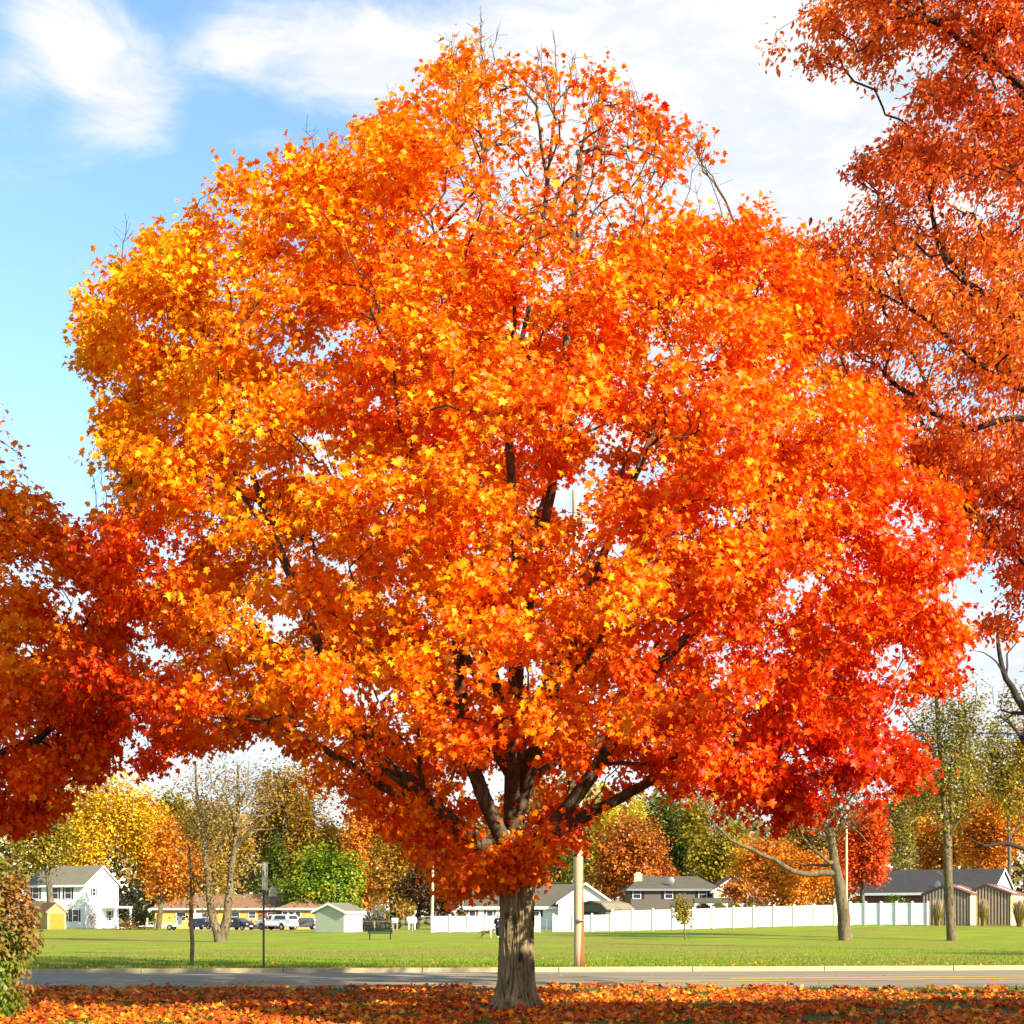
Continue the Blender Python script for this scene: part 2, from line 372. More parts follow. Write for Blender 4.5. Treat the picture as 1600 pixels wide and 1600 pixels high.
def build_ground():
    o = sheet('ground', [-3000, 3000], lambda x: [-3000, 4000], lambda x, y: -1.2, M['earth'])
    xs = np.concatenate([np.linspace(-300, -60, 9), np.linspace(-55, 60, 70), np.linspace(66, 300, 9)])
    def mound(x, y):
        d = math.hypot(x, y - 26.4)
        return .06*math.exp(-(d/1.1)**2) + .02*mnoise.noise(Vector((x*.5, y*.5, 0)))
    xv = np.concatenate([np.linspace(-90, -17, 12), np.linspace(-16, 16, 81), np.linspace(17, 90, 12)])
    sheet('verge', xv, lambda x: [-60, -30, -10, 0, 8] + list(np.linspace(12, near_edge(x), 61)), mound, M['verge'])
    sheet('lawn', xs, lambda x: [curb_line(x)+.13, curb_line(x)+.6, curb_line(x)+1.5] + list(np.linspace(curb_line(x)+4, 160, 44)) + [180, 200, 240, 300, 420, 700], lambda x, y: ground(x, y) - .004, M['lawn'])
    xr = np.linspace(-150, 150, 61)
    sheet('road', xr, lambda x: [near_edge(x)-.3, near_edge(x)+3, near_edge(x)+8, curb_line(x)+.02], lambda x, y: ROAD_Z + .03*math.sin(math.pi*np.clip((y-near_edge(x))/13.7, 0, 1)), M['asphalt'])
    # curbs: solid bars with expansion joints
    def curbs(name, f, sgn):
        b = MB(); x = -120.0
        rng = random.Random(3)
        while x < 120:
            L = 4.6 if x > -100 else 5
            x1 = x + L - .03
            dz = rng.uniform(-.006, .006)
            y0, y1 = f(x), f(x1)
            w = .16*sgn
            vs = [(x, y0, ROAD_Z-.1), (x1, y1, ROAD_Z-.1), (x1, y1+w, ROAD_Z-.1), (x, y0+w, ROAD_Z-.1),
                  (x, y0+.03*sgn, .012+dz), (x1, y1+.03*sgn, .012+dz), (x1, y1+w, .012+dz), (x, y0+w, .012+dz)]
            b.add(vs, [(0, 3, 2, 1), (4, 5, 6, 7), (0, 1, 5, 4), (1, 2, 6, 5), (2, 3, 7, 6), (3, 0, 4, 7)])
            x += L
        tag(b.build(name, M['curb']), kind='structure')
    curbs('curb', curb_line, 1)
    # centre lines
    def line(name, f0, w, x0, x1, m):
        b = MB(); n = 60
        for i in range(n):
            a = x0 + (x1-x0)*i/n; c = x0 + (x1-x0)*(i+1)/n
            zz = [ROAD_Z + .004 + .03*math.sin(math.pi*np.clip((f0(t)-near_edge(t))/13.7, 0, 1)) for t in (a, c)]
            b.quad((a, f0(a), zz[0]), (c, f0(c), zz[1]), (c, f0(c)+w, zz[1]), (a, f0(a)+w, zz[0]))
        tag(b.build(name, m), kind='structure')
    line('road_marking', lambda x: 39.7 + .20*x, .36, -22, 25, M['yellow_line'])
    line('road_marking', lambda x: 41.2 + .20*x, .40, 6.5, 25, M['yellow_line'])
    line('road_marking', lambda x: curb_line(x)-1.4, .10, -60, 2.5, M['white_line'])
    # gravel drive in front of the brick ranch
    sheet('driveway', np.linspace(W(300, 178), W(560, 178), 20), lambda x: [172, 176, 180, 184, 188], lambda x, y: ground(x, y) + .03, M['driveway'])
build_ground()

# ------------------------------------------------------------------ trees
MAPLE_H = [(0, 0), (.30, -.06), (.20, .10), (.46, .22), (.30, .30), (.56, .58), (.34, .56), (.16, .60), (.17, .74), (0, 1.0)]
def maple_template(fold=.16, curl=.30):
    """five-lobed blade, two halves folded along the midrib"""
    pts = [(0, 0), (.26, -.05), (.22, .12), (.47, .20), (.26, .33), (.55, .60), (.19, .60), (0, 1.0)]   # right half outline; c is on the midrib
    c = (0, .38)
    vs = [(0, 0), (0, .38), (0, 1.0)]
    tri = []
    for sgn in (1, -1):
        b = len(vs)
        for p in pts[1:-1]: vs.append((p[0]*sgn, p[1]))
        ids = [0] + [b+i for i in range(6)] + [2]
        t = [(ids[0], ids[1], ids[2]), (ids[0], ids[2], 1), (1, ids[2], ids[4]), (ids[2], ids[3], ids[4]), (1, ids[4], ids[6]), (ids[4], ids[5], ids[6]), (1, ids[6], ids[7])]
        tri += [x if sgn == 1 else x[::-1] for x in t]
    vs = np.array(vs, float); w = fold*np.abs(vs[:, 0])*2 - curl*(vs[:, 1]-.4)**2 - .25*np.abs(vs[:, 0])**2
    return np.column_stack([vs[:, 0], vs[:, 1]-.05, w]), np.array(tri)
def oval_template():
    vs = np.array([(0, 0, 0), (.24, .32, .05), (.20, .66, .04), (0, 1.0, -.06), (-.20, .66, .04), (-.24, .32, .05)], float)
    return vs, np.array([(0, 1, 5), (1, 2, 5), (2, 4, 5), (2, 3, 4)])
def kite_template():
    vs = np.array([(0, 0, 0), (.42, .45, .08), (0, 1.0, 0), (-.42, .5, .08)], float)
    return vs, np.array([(0, 1, 2), (0, 2, 3)])
T_MAPLE, T_OVAL, T_KITE = maple_template(), oval_template(), kite_template()

def unit(a): return a / np.maximum(np.linalg.norm(a, axis=-1, keepdims=True), 1e-9)

def leaf_object(name, P, N, T, size, col, template, material, parent=None):
    tv, tt = template; n = len(P)
    N = unit(N); T = unit(T - N*np.sum(N*T, 1, keepdims=True)); B = np.cross(T, N)
    V = P[:, None, :] + size[:, None, None]*(tv[None, :, 0:1]*B[:, None] + tv[None, :, 1:2]*T[:, None] + tv[None, :, 2:3]*N[:, None])
    k = len(tv); nt = len(tt)
    loops = (tt[None] + (np.arange(n)*k)[:, None, None]).reshape(-1)
    me = bpy.data.meshes.new(name)
    me.vertices.add(n*k); me.vertices.foreach_set('co', V.astype(np.float32).reshape(-1))
    me.loops.add(len(loops)); me.loops.foreach_set('vertex_index', loops.astype(np.int32))
    me.polygons.add(n*nt); me.polygons.foreach_set('loop_start', (np.arange(n*nt)*3).astype(np.int32))
    try: me.polygons.foreach_set('loop_total', np.full(n*nt, 3, np.int32))
    except Exception: pass
    me.update(calc_edges=True)
    ca = me.attributes.new('leaf_color', 'FLOAT_COLOR', 'POINT')
    c4 = np.concatenate([np.clip(col, 0, 1), np.ones((n, 1))], 1)
    ca.data.foreach_set('color', np.repeat(c4, k, 0).astype(np.float32).reshape(-1))
    me.materials.append(material)
    o = bpy.data.objects.new(name, me); COL.objects.link(o); o.parent = parent
    return o

class Skeleton:
    def __init__(self, cap=60000):
        self.pos = np.zeros((cap, 3)); self.dir = np.zeros((cap, 3)); self.par = np.full(cap, -1); self.plen = np.zeros(cap)
        self.ok = np.zeros(cap, bool); self.bid = np.zeros(cap, int); self.fix = np.zeros(cap); self.n = 0
    def node(self, p, par, ok=True, bid=None, fix=0.0):
        i = self.n; self.n += 1
        self.pos[i] = p; self.par[i] = par; self.ok[i] = ok; self.fix[i] = fix
        if par >= 0:
            d = self.pos[i]-self.pos[par]; l = np.linalg.norm(d); self.dir[i] = d/max(l, 1e-6); self.plen[i] = self.plen[par]+l
            self.bid[i] = self.bid[par] if bid is None else bid
        else: self.dir[i] = (0, 0, 1); self.bid[i] = 0 if bid is None else bid
        return i
    def path(self, pts, par, ok=True, bid=None, fix=None):
        ids = []
        for j, p in enumerate(pts):
            par = self.node(p, par, ok, bid, 0 if fix is None else fix[j]); ids.append(par)
        return ids
    def nearest(self, p): return int(np.argmin(np.sum((self.pos[:self.n]-p)**2, 1)))
    def attach(self, p, rng, k=.3, step=.3, up=.12, jit=.05, start_mask=None):
        n = self.n; d = p - self.pos[:n]; dist = np.linalg.norm(d, axis=1) + 1e-6
        dot = np.sum(d*self.dir[:n], 1)/dist
        cost = dist*(1.35-.55*dot) + k*self.plen[:n] + np.where(self.ok[:n], 0, 1e6)
        i = int(np.argmin(cost)); L = dist[i]
        m = max(2, int(L/step)); c = self.pos[i] + self.dir[i]*L*.38 + np.array((0, 0, up*L))
        t = np.linspace(0, 1, m+1)[1:, None]
        pts = (1-t)**2*self.pos[i] + 2*t*(1-t)*c + t*t*p
        pts[:-1] += rng.normal(0, jit*L/m, (m-1, 3)) if m > 1 else 0
        return i, self.path(pts, i)
    def finish(self, rtip, expo, rbase):
        n = self.n; cnt = np.zeros(n); hc = np.zeros(n, int)
        par = self.par[:n]
        for i in range(n-1, -1, -1):
            if hc[i] == 0: cnt[i] += 1
            if par[i] >= 0: cnt[par[i]] += cnt[i]; hc[par[i]] += 1
        r = rtip*cnt**expo
        s = rbase/max(r[0], 1e-6)
        if s < 1: r = np.where(r > rtip*2, np.maximum(r*s, rtip), r)
        else: r = r*(1+(s-1)*np.clip(cnt/cnt[0]*3, 0, 1)**.5)
        r = np.where(self.fix[:n] > 0, self.fix[:n], r)
        self.r = r; self.cnt = cnt
        main = np.full(n, -1)
        for i in range(1, n):
            p = par[i]
            if main[p] < 0 or cnt[i] > cnt[main[p]]: main[p] = i
        self.main = main
        return r
    def tubes(self, bid=None, rmin=0.0):
        """rings of all chains (of one limb) as one vertex/face list"""
        n = self.n; par = self.par[:n]; V = []; Fc = []; base = 0
        for i in range(n):
            if bid is not None and self.bid[i] != bid: continue
            head = par[i] < 0 or self.main[par[i]] != i or (bid is not None and self.bid[par[i]] != bid)
            if not head: continue
            ch = [i]; j = self.main[i]
            while j >= 0 and (bid is None or self.bid[j] == bid): ch.append(j); j = self.main[j]
            rr = self.r[ch]; pp = self.pos[ch]
            if par[i] >= 0:
                pp = np.vstack([self.pos[par[i]], pp]); rr = np.concatenate([[min(rr[0]*1.15, self.r[par[i]])], rr])
            if len(pp) < 2 or rr.max() < rmin: continue
            rr = np.minimum.accumulate(rr) if self.fix[ch[0]] == 0 else rr
            k = 12 if rr[0] > .12 else 8 if rr[0] > .05 else 5 if rr[0] > .02 else 3
            t = np.gradient(pp, axis=0); t = unit(t)
            m = t.mean(0); ref = np.eye(3)[int(np.argmin(np.abs(m)))]
            u = unit(np.cross(t, ref)); w = np.cross(t, u)
            a = np.linspace(0, 2*np.pi, k, endpoint=False)
            ring = pp[:, None]+rr[:, None, None]*(np.cos(a)[None, :, None]*u[:, None]+np.sin(a)[None, :, None]*w[:, None])
            V.append(ring.reshape(-1, 3)); q = len(pp)
            idx = base + np.arange(q*k).reshape(q, k)
            A = idx[:-1]; Bq = idx[1:]
            Fc.append(np.stack([A, np.roll(A, -1, 1), np.roll(Bq, -1, 1), Bq], -1).reshape(-1, 4))
            base += q*k
        if not V: return None
        return np.vstack(V), np.vstack(Fc)
def tube_object(name, VF, material, parent, smooth=True):
    V, Fc = VF
    me = bpy.data.meshes.new(name)
    me.vertices.add(len(V)); me.vertices.foreach_set('co', V.astype(np.float32).reshape(-1))
    me.loops.add(Fc.size); me.loops.foreach_set('vertex_index', Fc.astype(np.int32).reshape(-1))
    me.polygons.add(len(Fc)); me.polygons.foreach_set('loop_start', (np.arange(len(Fc))*4).astype(np.int32))
    try: me.polygons.foreach_set('loop_total', np.full(len(Fc), 4, np.int32))
    except Exception: pass
    me.update(calc_edges=True)
    me.polygons.foreach_set('use_smooth', np.ones(len(Fc), bool)); me.materials.append(material)
    o = bpy.data.objects.new(name, me); COL.objects.link(o); o.parent = parent; return o

def in_poly(px, py, poly):
    ins = np.zeros(len(px), bool); n = len(poly)
    for i in range(n):
        x0, y0 = poly[i]; x1, y1 = poly[(i+1) % n]
        if y0 == y1: continue
        c = ((y0 > py) != (y1 > py)) & (px < (x1-x0)*(py-y0)/(y1-y0)+x0); ins ^= c
    return ins
def vnoise(P, s, off=0.0):
    return np.array([mnoise.noise(Vector((p[0]*s+off, p[1]*s, p[2]*s))) for p in P])
def palette(t, stops):
    t = np.clip(t, 0, 1); xs = [s[0] for s in stops]; c = np.array([s[1] for s in stops])
    return np.stack([np.interp(t, xs, c[:, k]) for k in range(3)], 1)
MAPLE_PAL = [(0, (.97, .50, .004)), (.22, (.96, .30, .002)), (.45, (.94, .150, .002)), (.7, (.84, .050, .003)), (1, (.50, .014, .005))]

def big_tree(name, label, D0, px0, outline, limbs, leader, cfg, pal, colour_f, density_f, seed, template, leafm, barkm, trunk_builder=None):
    """a near tree: limbs from the drawn scaffold, boughs grown to fill the crown, a spray of leaves on every twig"""
    rng = np.random.default_rng(seed); X0 = W(px0, D0); s0 = D0/F
    root = empty(name, (0, 0, 0), 0, label, 'tree')
    outline = [tuple(p) for p in outline]
    oy = np.array([p[1] for p in outline]); ox = np.array([p[0] for p in outline])
    rows = np.linspace(oy.min(), oy.max(), 80); ext = []
    for y in rows:
        xs = []
        for i in range(len(outline)):
            (x0, y0), (x1, y1) = outline[i], outline[(i+1) % len(outline)]
            if (y0 > y) != (y1 > y): xs.append((x1-x0)*(y-y0)/(y1-y0)+x0)
        ext.append((min(xs), max(xs)) if xs else (px0, px0))
    ext = np.array(ext)
    def sample(n, shell=.7, shrink=1.0):
        out = []
        while sum(len(o) for o in out) < n:
            px = rng.uniform(ox.min(), ox.max(), 4*n); py = rng.uniform(oy.min(), oy.max(), 4*n)
            ok = in_poly(px, py, outline)
            px, py = px[ok], py[ok]
            l = np.interp(py, rows, ext[:, 0]); r = np.interp(py, rows, ext[:, 1])
            w = np.maximum(r-l, 1)/2; u = (px-(l+r)/2)/w
            dm = np.sqrt(np.maximum(0, 1-u*u))*w*s0*cfg['depth']
            v = np.sign(rng.uniform(-1, 1, len(px)))*rng.uniform(0, 1, len(px))**shell*dm
            X = (px-800)*s0*shrink + X0*(1-shrink); Zz = EYE+(HOR-py)*s0; Y = D0+v
            qx = 800+X*F/Y; qy = HOR-(Zz-EYE)*F/Y
            ok = in_poly(qx, qy, outline) & (rng.uniform(0, 1, len(px)) < density_f(qx, qy, v)) & (Zz > cfg['zmin'])
            out.append(np.column_stack([X, Y, Zz])[ok])
        return np.vstack(out)[:n]
    sk = Skeleton(cfg.get('cap', 70000))
    def P3(px, py, v): D = D0+v; return np.array(((px-800)*s0, D, EYE+(HOR-py)*s0))
    def smooth_path(pts, step=.25):
        pts = np.array(pts); seg = np.concatenate([[0], np.cumsum(np.linalg.norm(np.diff(pts, axis=0), axis=1))])
        t = np.arange(step, seg[-1], step); q = np.column_stack([np.interp(t, seg, pts[:, k]) for k in range(3)])
        for _ in range(3):
            if len(q) > 2: q[1:-1] = (q[:-2]+2*q[1:-1]+q[2:])/4
        return q
    lmin = []
    lp = smooth_path([P3(*p) for p in leader])
    zc = cfg['clear']
    n0 = sk.node(P3(*leader[0]), -1, False)
    par = n0
    for p in lp: par = sk.node(p, par, p[2] > zc)
    for b, lim in enumerate(limbs):
        pts = [P3(*p) for p in lim]; i = sk.nearest(pts[0])
        q = smooth_path([sk.pos[i]]+pts[1:]); q += np.column_stack([np.cumsum(rng.normal(0, .012, len(q))) for _ in range(3)])
        par = i
        n1_ = sk.n
        for j, p in enumerate(q): par = sk.node(p, par, j > 3, b+1)
        if 'limb_r' in cfg: lmin.append((n1_, sk.n, np.linspace(cfg['limb_r'][min(b, len(cfg['limb_r'])-1)], .010, sk.n-n1_)))
    A = sample(cfg['n1'], .6); A = A[np.argsort(np.hypot(A[:, 0]-X0, A[:, 1]-D0)+.3*A[:, 2])]
    for p in A: sk.attach(p, rng, .28, .3, .10, .25)
    Bc = sample(cfg['n2'], .55); Bc = Bc[np.argsort(np.hypot(Bc[:, 0]-X0, Bc[:, 1]-D0)+.3*Bc[:, 2])]
    for p in Bc: sk.attach(p, rng, .22, .22, .08, .25)
    # twigs around every bough end, flattened sprays
    tw = []; ctr = np.vstack([Bc, A])
    if 'bare' in cfg:                                # extra fine twigs in the thin part of the crown
        b_ = cfg['bare']; qx = 800+ctr[:, 0]*F/ctr[:, 1]; qy = HOR-(ctr[:, 2]-EYE)*F/ctr[:, 1]; ctr = np.vstack([ctr, ctr[((qx-b_[0])/b_[2])**2+((qy-b_[1])/b_[3])**2 < 1]])
    for c in ctr:
        m = rng.poisson(cfg['tw'])
        o = rng.normal(0, 1, (m, 3))*np.array((.55, .55, .33))*cfg['spray']; o[:, 2] += .1
        tw.append(c+o)
    tw = np.vstack(tw)
    qx = 800+tw[:, 0]*F/tw[:, 1]; qy = HOR-(tw[:, 2]-EYE)*F/tw[:, 1]
    tw = tw[in_poly(ox.mean()+(qx-ox.mean())*np.where(qy < 420, 1.01, .975), oy.mean()+(qy-oy.mean())*1.005, outline) & (tw[:, 2] > cfg['zmin'])]
    segs = []; n_before = sk.n
    lim_n = sk.n
    for p in tw:
        d = p-sk.pos[:lim_n]; dist = np.linalg.norm(d, axis=1)+1e-6
        cost = dist*(1.2-.4*np.sum(d*sk.dir[:lim_n], 1)/dist)+np.where(sk.ok[:lim_n], 0, 1e6)
        i = int(np.argmin(cost)); a = sk.pos[i]; c = a+sk.dir[i]*dist[i]*.35+np.array((0, 0, .12*dist[i]))
        pts = [(.25*a+.5*c+.25*p), p]; sk.path(pts, i); segs.append((a, c, p))
    # upright bare shoots that poke out of the top
    for (px, py, v, h) in cfg.get('shoots', []):
        py += 14
        p = P3(px, py, v); i = sk.nearest(p+np.array((0, 0, -1.2)))
        q = np.array([sk.pos[i]*(1-t)+p*t+rng.normal(0, .025, 3) for t in (.25, .45, .6, .75, .88, 1)])
        ids = sk.path(q, i)
        for w_ in ids[1:-1]:
            for _ in range(2):
                e_ = sk.pos[w_]+np.array((rng.normal(0, .13), rng.normal(0, .13), rng.uniform(.06, .22))); sk.path([e_], w_)
    sk.finish(cfg['rtip'], cfg['expo'], cfg['rbase'])
    for (a_, b_, r_) in lmin: sk.r[a_:b_] = np.maximum(sk.r[a_:b_], r_)
    if trunk_builder: trunk_builder(root, sk)
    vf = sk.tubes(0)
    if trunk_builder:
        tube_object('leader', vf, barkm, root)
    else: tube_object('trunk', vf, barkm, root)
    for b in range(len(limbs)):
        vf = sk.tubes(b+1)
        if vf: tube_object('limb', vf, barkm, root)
    # leaves
    seg = np.array(segs); n = len(seg)
    mid = seg[:, 2]; qx = 800+mid[:, 0]*F/mid[:, 1]; qy = HOR-(mid[:, 2]-EYE)*F/mid[:, 1]
    lam = cfg['leaves']*cfg['leaf_f'](qx, qy, mid[:, 1]-D0)*rng.uniform(.45, 1.5, n)
    num = rng.poisson(lam); idx = np.repeat(np.arange(n), num); m = len(idx)
    t = rng.uniform(.15, 1.05, m)[:, None]
    P = (1-t)**2*seg[idx, 0]+2*t*(1-t)*seg[idx, 1]+t*t*seg[idx, 2]
    P = P+rng.normal(0, 1, (m, 3))*np.array((1, 1, .75))*cfg['spread']; P[:, 2] -= .04
    keep = P[:, 2] > cfg['zmin']-.5
    qx = 800+P[:, 0]*F/P[:, 1]; qy = HOR-(P[:, 2]-EYE)*F/P[:, 1]
    keep &= rng.uniform(0, 1, m) < density_f(qx, qy, P[:, 1]-D0)**.6
    P = P[keep]; idx = idx[keep]; m = len(P)
    cen = np.array((X0, D0, cfg['zc']))
    o = unit(P-cen); N = unit(o*.60+np.array((0, 0, .30))+rng.normal(0, .62, (m, 3)))
    T = np.column_stack([o[:, 0]*.35, o[:, 1]*.35, np.full(m, -.95)])+rng.normal(0, .42, (m, 3))
    clump = vnoise(mid, .55, seed)*.5 + vnoise(mid, 1.7, seed+9)*.35
    tcol = colour_f(800+P[:, 0]*F/P[:, 1], HOR-(P[:, 2]-EYE)*F/P[:, 1], P)+.44*clump[idx]+rng.normal(0, .14, m)
    col = palette(tcol, pal)*rng.uniform(.82, 1.12, (m, 1))
    size = cfg['size']*np.clip(rng.lognormal(-.05, .28, m), .45, 1.6)
    leaf_object('crown', P, N, T, size, col, template, leafm, root)
    print(name, 'leaves', m, 'nodes', sk.n)
    return root

# ---- the central maple
OUT_MAIN = [(700, 62), (728, 58), (770, 92), (850, 66), (900, 110), (945, 98), (985, 165), (1040, 172), (1062, 205), (1104, 215), (1080, 262), (1092, 312),
            (1150, 330), (1186, 318), (1200, 352), (1285, 372), (1320, 440), (1300, 510), (1290, 560), (1335, 585), (1385, 640), (1402, 690), (1440, 742), (1500, 782),
            (1540, 835), (1520, 880), (1490, 930), (1515, 1000), (1490, 1075), (1420, 1098), (1350, 1090), (1400, 1145), (1455, 1172), (1420, 1262), (1330, 1262),
            (1250, 1300), (1160, 1282), (1080, 1252), (1010, 1225), (955, 1275), (925, 1330), (880, 1345), (830, 1378), (790, 1395), (700, 1398), (668, 1350), (622, 1318),
            (560, 1262), (490, 1225), (450, 1160), (360, 1165), (290, 1215), (240, 1205), (180, 1190), (150, 1120), (100, 1075), (110, 1010), (200, 1020), (330, 1030),
            (250, 985), (150, 950), (90, 900), (120, 830), (190, 800), (160, 700), (175, 650), (150, 590), (140, 520), (130, 432), (205, 392), (215, 345), (310, 360),
            (318, 295), (350, 262), (430, 232), (520, 222), (560, 205), (556, 175), (640, 152), (668, 105)]
HOLES_MAIN = [(400, 985, 75, 42), (530, 1010, 55, 38), (250, 870, 40, 30), (1080, 830, 60, 40), (1240, 940, 50, 30), (1170, 1010, 50, 28), (860, 1060, 40, 40),
              (700, 380, 50, 60), (850, 440, 45, 40), (800, 300, 60, 60), (960, 330, 55, 60), (880, 190, 60, 50), (1010, 240, 50, 50), (600, 980, 30, 40), (880, 880, 40, 30),
              (480, 600, 40, 30), (1010, 690, 40, 25), (250, 1045, 90, 14), (395, 1120, 40, 22), (760, 800, 45, 35), (620, 800, 40, 28), (960, 1130, 40, 30), (1330, 900, 35, 22),
              (480, 1090, 40, 22), (650, 1130, 38, 30), (560, 420, 40, 30), (330, 760, 40, 26), (1120, 560, 45, 26)]
def dens_main(px, py, v):
    d = np.ones(len(px))
    for (x, y, a, b) in HOLES_MAIN: d *= 1-.6*np.exp(-((px-x)/a/.8)**2-((py-y)/b/.8)**2)
    return d
def leaf_main(px, py, v):
    f = np.ones(len(px))
    e = np.sqrt(((px-865)/260)**2+((py-265)/215)**2)                     # the half bare top
    f *= 1-.86*sst(1.05, .55, e)
    f *= 1-.45*np.exp(-((px-985)/110)**2-((py-215)/90)**2)
    f *= 1-.55*sst(230, 110, py)
    return f
def col_main(px, py, P):
    t = .33+.08*np.clip((px-750)/650, -1, 1)+.20*sst(650, 1050, py)*sst(860, 1350, px)+.46*sst(400, 140, px)*sst(760, 860, py)
    t += .10*sst(1000, 1300, py)-.10*sst(650, 250, px)*sst(1000, 800, py)+.12*sst(420, 120, py)*sst(760, 1050, px)
    t -= .16*np.exp(-((px-480)/200)**2-((py-980)/110)**2)
    return t
LEADER = [(806, 1581, 0), (806, 1500, 0), (807, 1420, 0), (808, 1360, 0), (803, 1280, .1), (806, 1180, .2), (804, 1080, .3), (812, 960, .3), (806, 840, .2), (796, 700, .1), (790, 560, .0),
          (776, 430, .1), (764, 300, .1), (748, 190, 0), (728, 85, 0)]
LIMBS = [
    [(800, 1372, 0), (745, 1318, -.5), (690, 1282, -.9), (648, 1240, -1.2), (600, 1205, -1.5), (545, 1120, -2), (510, 1010, -2.4), (470, 900, -2.6), (420, 770, -2.4), (370, 620, -2)],
    [(805, 1345, 0), (762, 1268, -.5), (732, 1200, -.8), (722, 1100, -1), (720, 990, -1.2), (705, 880, -1.5), (672, 760, -1.6), (620, 620, -1.5), (560, 470, -1.2), (520, 330, -.8)],
    [(806, 1340, 0), (880, 1275, -.5), (945, 1185, -1), (990, 1095, -1.5), (1060, 1020, -1.8), (1150, 940, -2), (1240, 880, -2), (1330, 800, -1.6), (1420, 760, -1)],
    [(804, 1290, 0), (832, 1190, -.2), (862, 1080, -.6), (900, 1000, -1), (950, 860, -1.2), (1010, 720, -1.2), (1070, 560, -1), (1120, 430, -.6)],
    [(806, 1350, 0), (890, 1290, .3), (990, 1240, .2), (1100, 1180, 0), (1210, 1150, -.3), (1330, 1165, -.5), (1420, 1185, -.5)],
    [(803, 1350, 0), (720, 1290, .4), (600, 1235, .6), (480, 1150, .6), (380, 1118, .5), (280, 1105, .3), (170, 1095, .2)],
    [(802, 1230, 0), (740, 1120, .6), (640, 1040, .8), (540, 1010, .6), (430, 1010, .2), (350, 960, 0), (250, 905, -.2), (150, 880, -.3)],
    [(804, 1180, .2), (850, 1060, 1.4), (900, 900, 2.6), (960, 740, 3.4), (1020, 560, 3.8), (1040, 420, 3.6)],
    [(804, 1200, .2), (750, 1050, 1.5), (680, 900, 2.8), (600, 740, 3.6), (520, 580, 3.8)],
    [(803, 1270, .1), (800, 1180, -1.2), (760, 1050, -2.6), (700, 930, -3.8), (650, 800, -4.4), (640, 660, -4.4)],
    [(804, 1250, .1), (850, 1150, -1.5), (930, 1050, -3), (1010, 930, -4.2), (1060, 790, -4.6)],
    [(805, 1100, .3), (830, 960, -1), (860, 820, -2.2), (880, 660, -2.8), (890, 500, -2.6), (900, 350, -1.8), (930, 200, -1)],
    [(804, 1110, .3), (900, 980, 2), (1040, 860, 2.8), (1180, 760, 3), (1290, 660, 2.6)],
    [(804, 1000, .3), (750, 850, -.5), (700, 680, -1), (650, 500, -1), (620, 340, -.8), (620, 200, -.4)],
    [(806, 900, .2), (860, 740, .8), (920, 560, 1.2), (970, 420, 1.2), (1020, 300, 1), (1060, 230, .8)],
    [(804, 1240, .1), (870, 1180, 1.2), (980, 1120, 2), (1120, 1060, 2.6), (1260, 1010, 2.6), (1400, 960, 2)],
    [(798, 640, 0), (830, 480, -.4), (850, 330, -.5), (860, 200, -.3), (856, 100, 0)],
]
BARK_R = []
def trunk_main(root, sk):
    """butt log with root flare and furrowed bark"""
    rng = np.random.default_rng(4)
    na, nz = 220, 170; cx, cy_ = W(806, 26.4), 26.4
    zs = np.linspace(-.10, 2.95, nz); vs = []
    for z in zs:
        R = np.interp(z, [-.1, 0, .12, .3, .6, 1.2, 1.8, 2.3, 2.7, 2.95], [.58, .52, .445, .375, .335, .316, .310, .325, .37, .40])
        x = cx+np.interp(z, [0, .4, 1, 2, 3], [.0, -.01, .0, .012, .0]); 
        for a in np.linspace(0, 2*math.pi, na, endpoint=False):
            c, s = math.cos(a), math.sin(a)
            fl = math.exp(-max(z, 0)/.2)*.11*(math.sin(a*5+1.3)+.6*math.sin(a*3+.4))
            lob = .018*math.sin(3*a+.5*z)+.012*math.sin(5*a-1.1*z+2)
            q = Vector((c*4.2+.35*mnoise.noise(Vector((c*2, s*2, z*1.4)))*2, s*4.2, z*.75))
            n = mnoise.noise(q)+.5*mnoise.noise(q*2.1+Vector((5, 3, 1)))
            fur = -.055*max(0, 1-abs(n)*4.8)**.8
            fine = .008*mnoise.noise(Vector((c*16, s*16, z*4)))+.004*mnoise.noise(Vector((c*40, s*40, z*14)))
            r = R+fl+lob+fur+fine
            vs.append((x+r*c, cy_+r*s, z))
    fs = [(i*na+j, i*na+(j+1) % na, (i+1)*na+(j+1) % na, (i+1)*na+j) for i in range(nz-1) for j in range(na)]
    me = bpy.data.meshes.new('trunk'); me.from_pydata(vs, [], fs); me.polygons.foreach_set('use_smooth', [True]*len(fs)); me.materials.append(M['bark_main'])
    o = bpy.data.objects.new('trunk', me); COL.objects.link(o); o.parent = root
    # the hidden lower leader stays inside the butt log
    sk.r[sk.pos[:sk.n, 2] < 2.6] = np.minimum(sk.r[sk.pos[:sk.n, 2] < 2.6], .2)

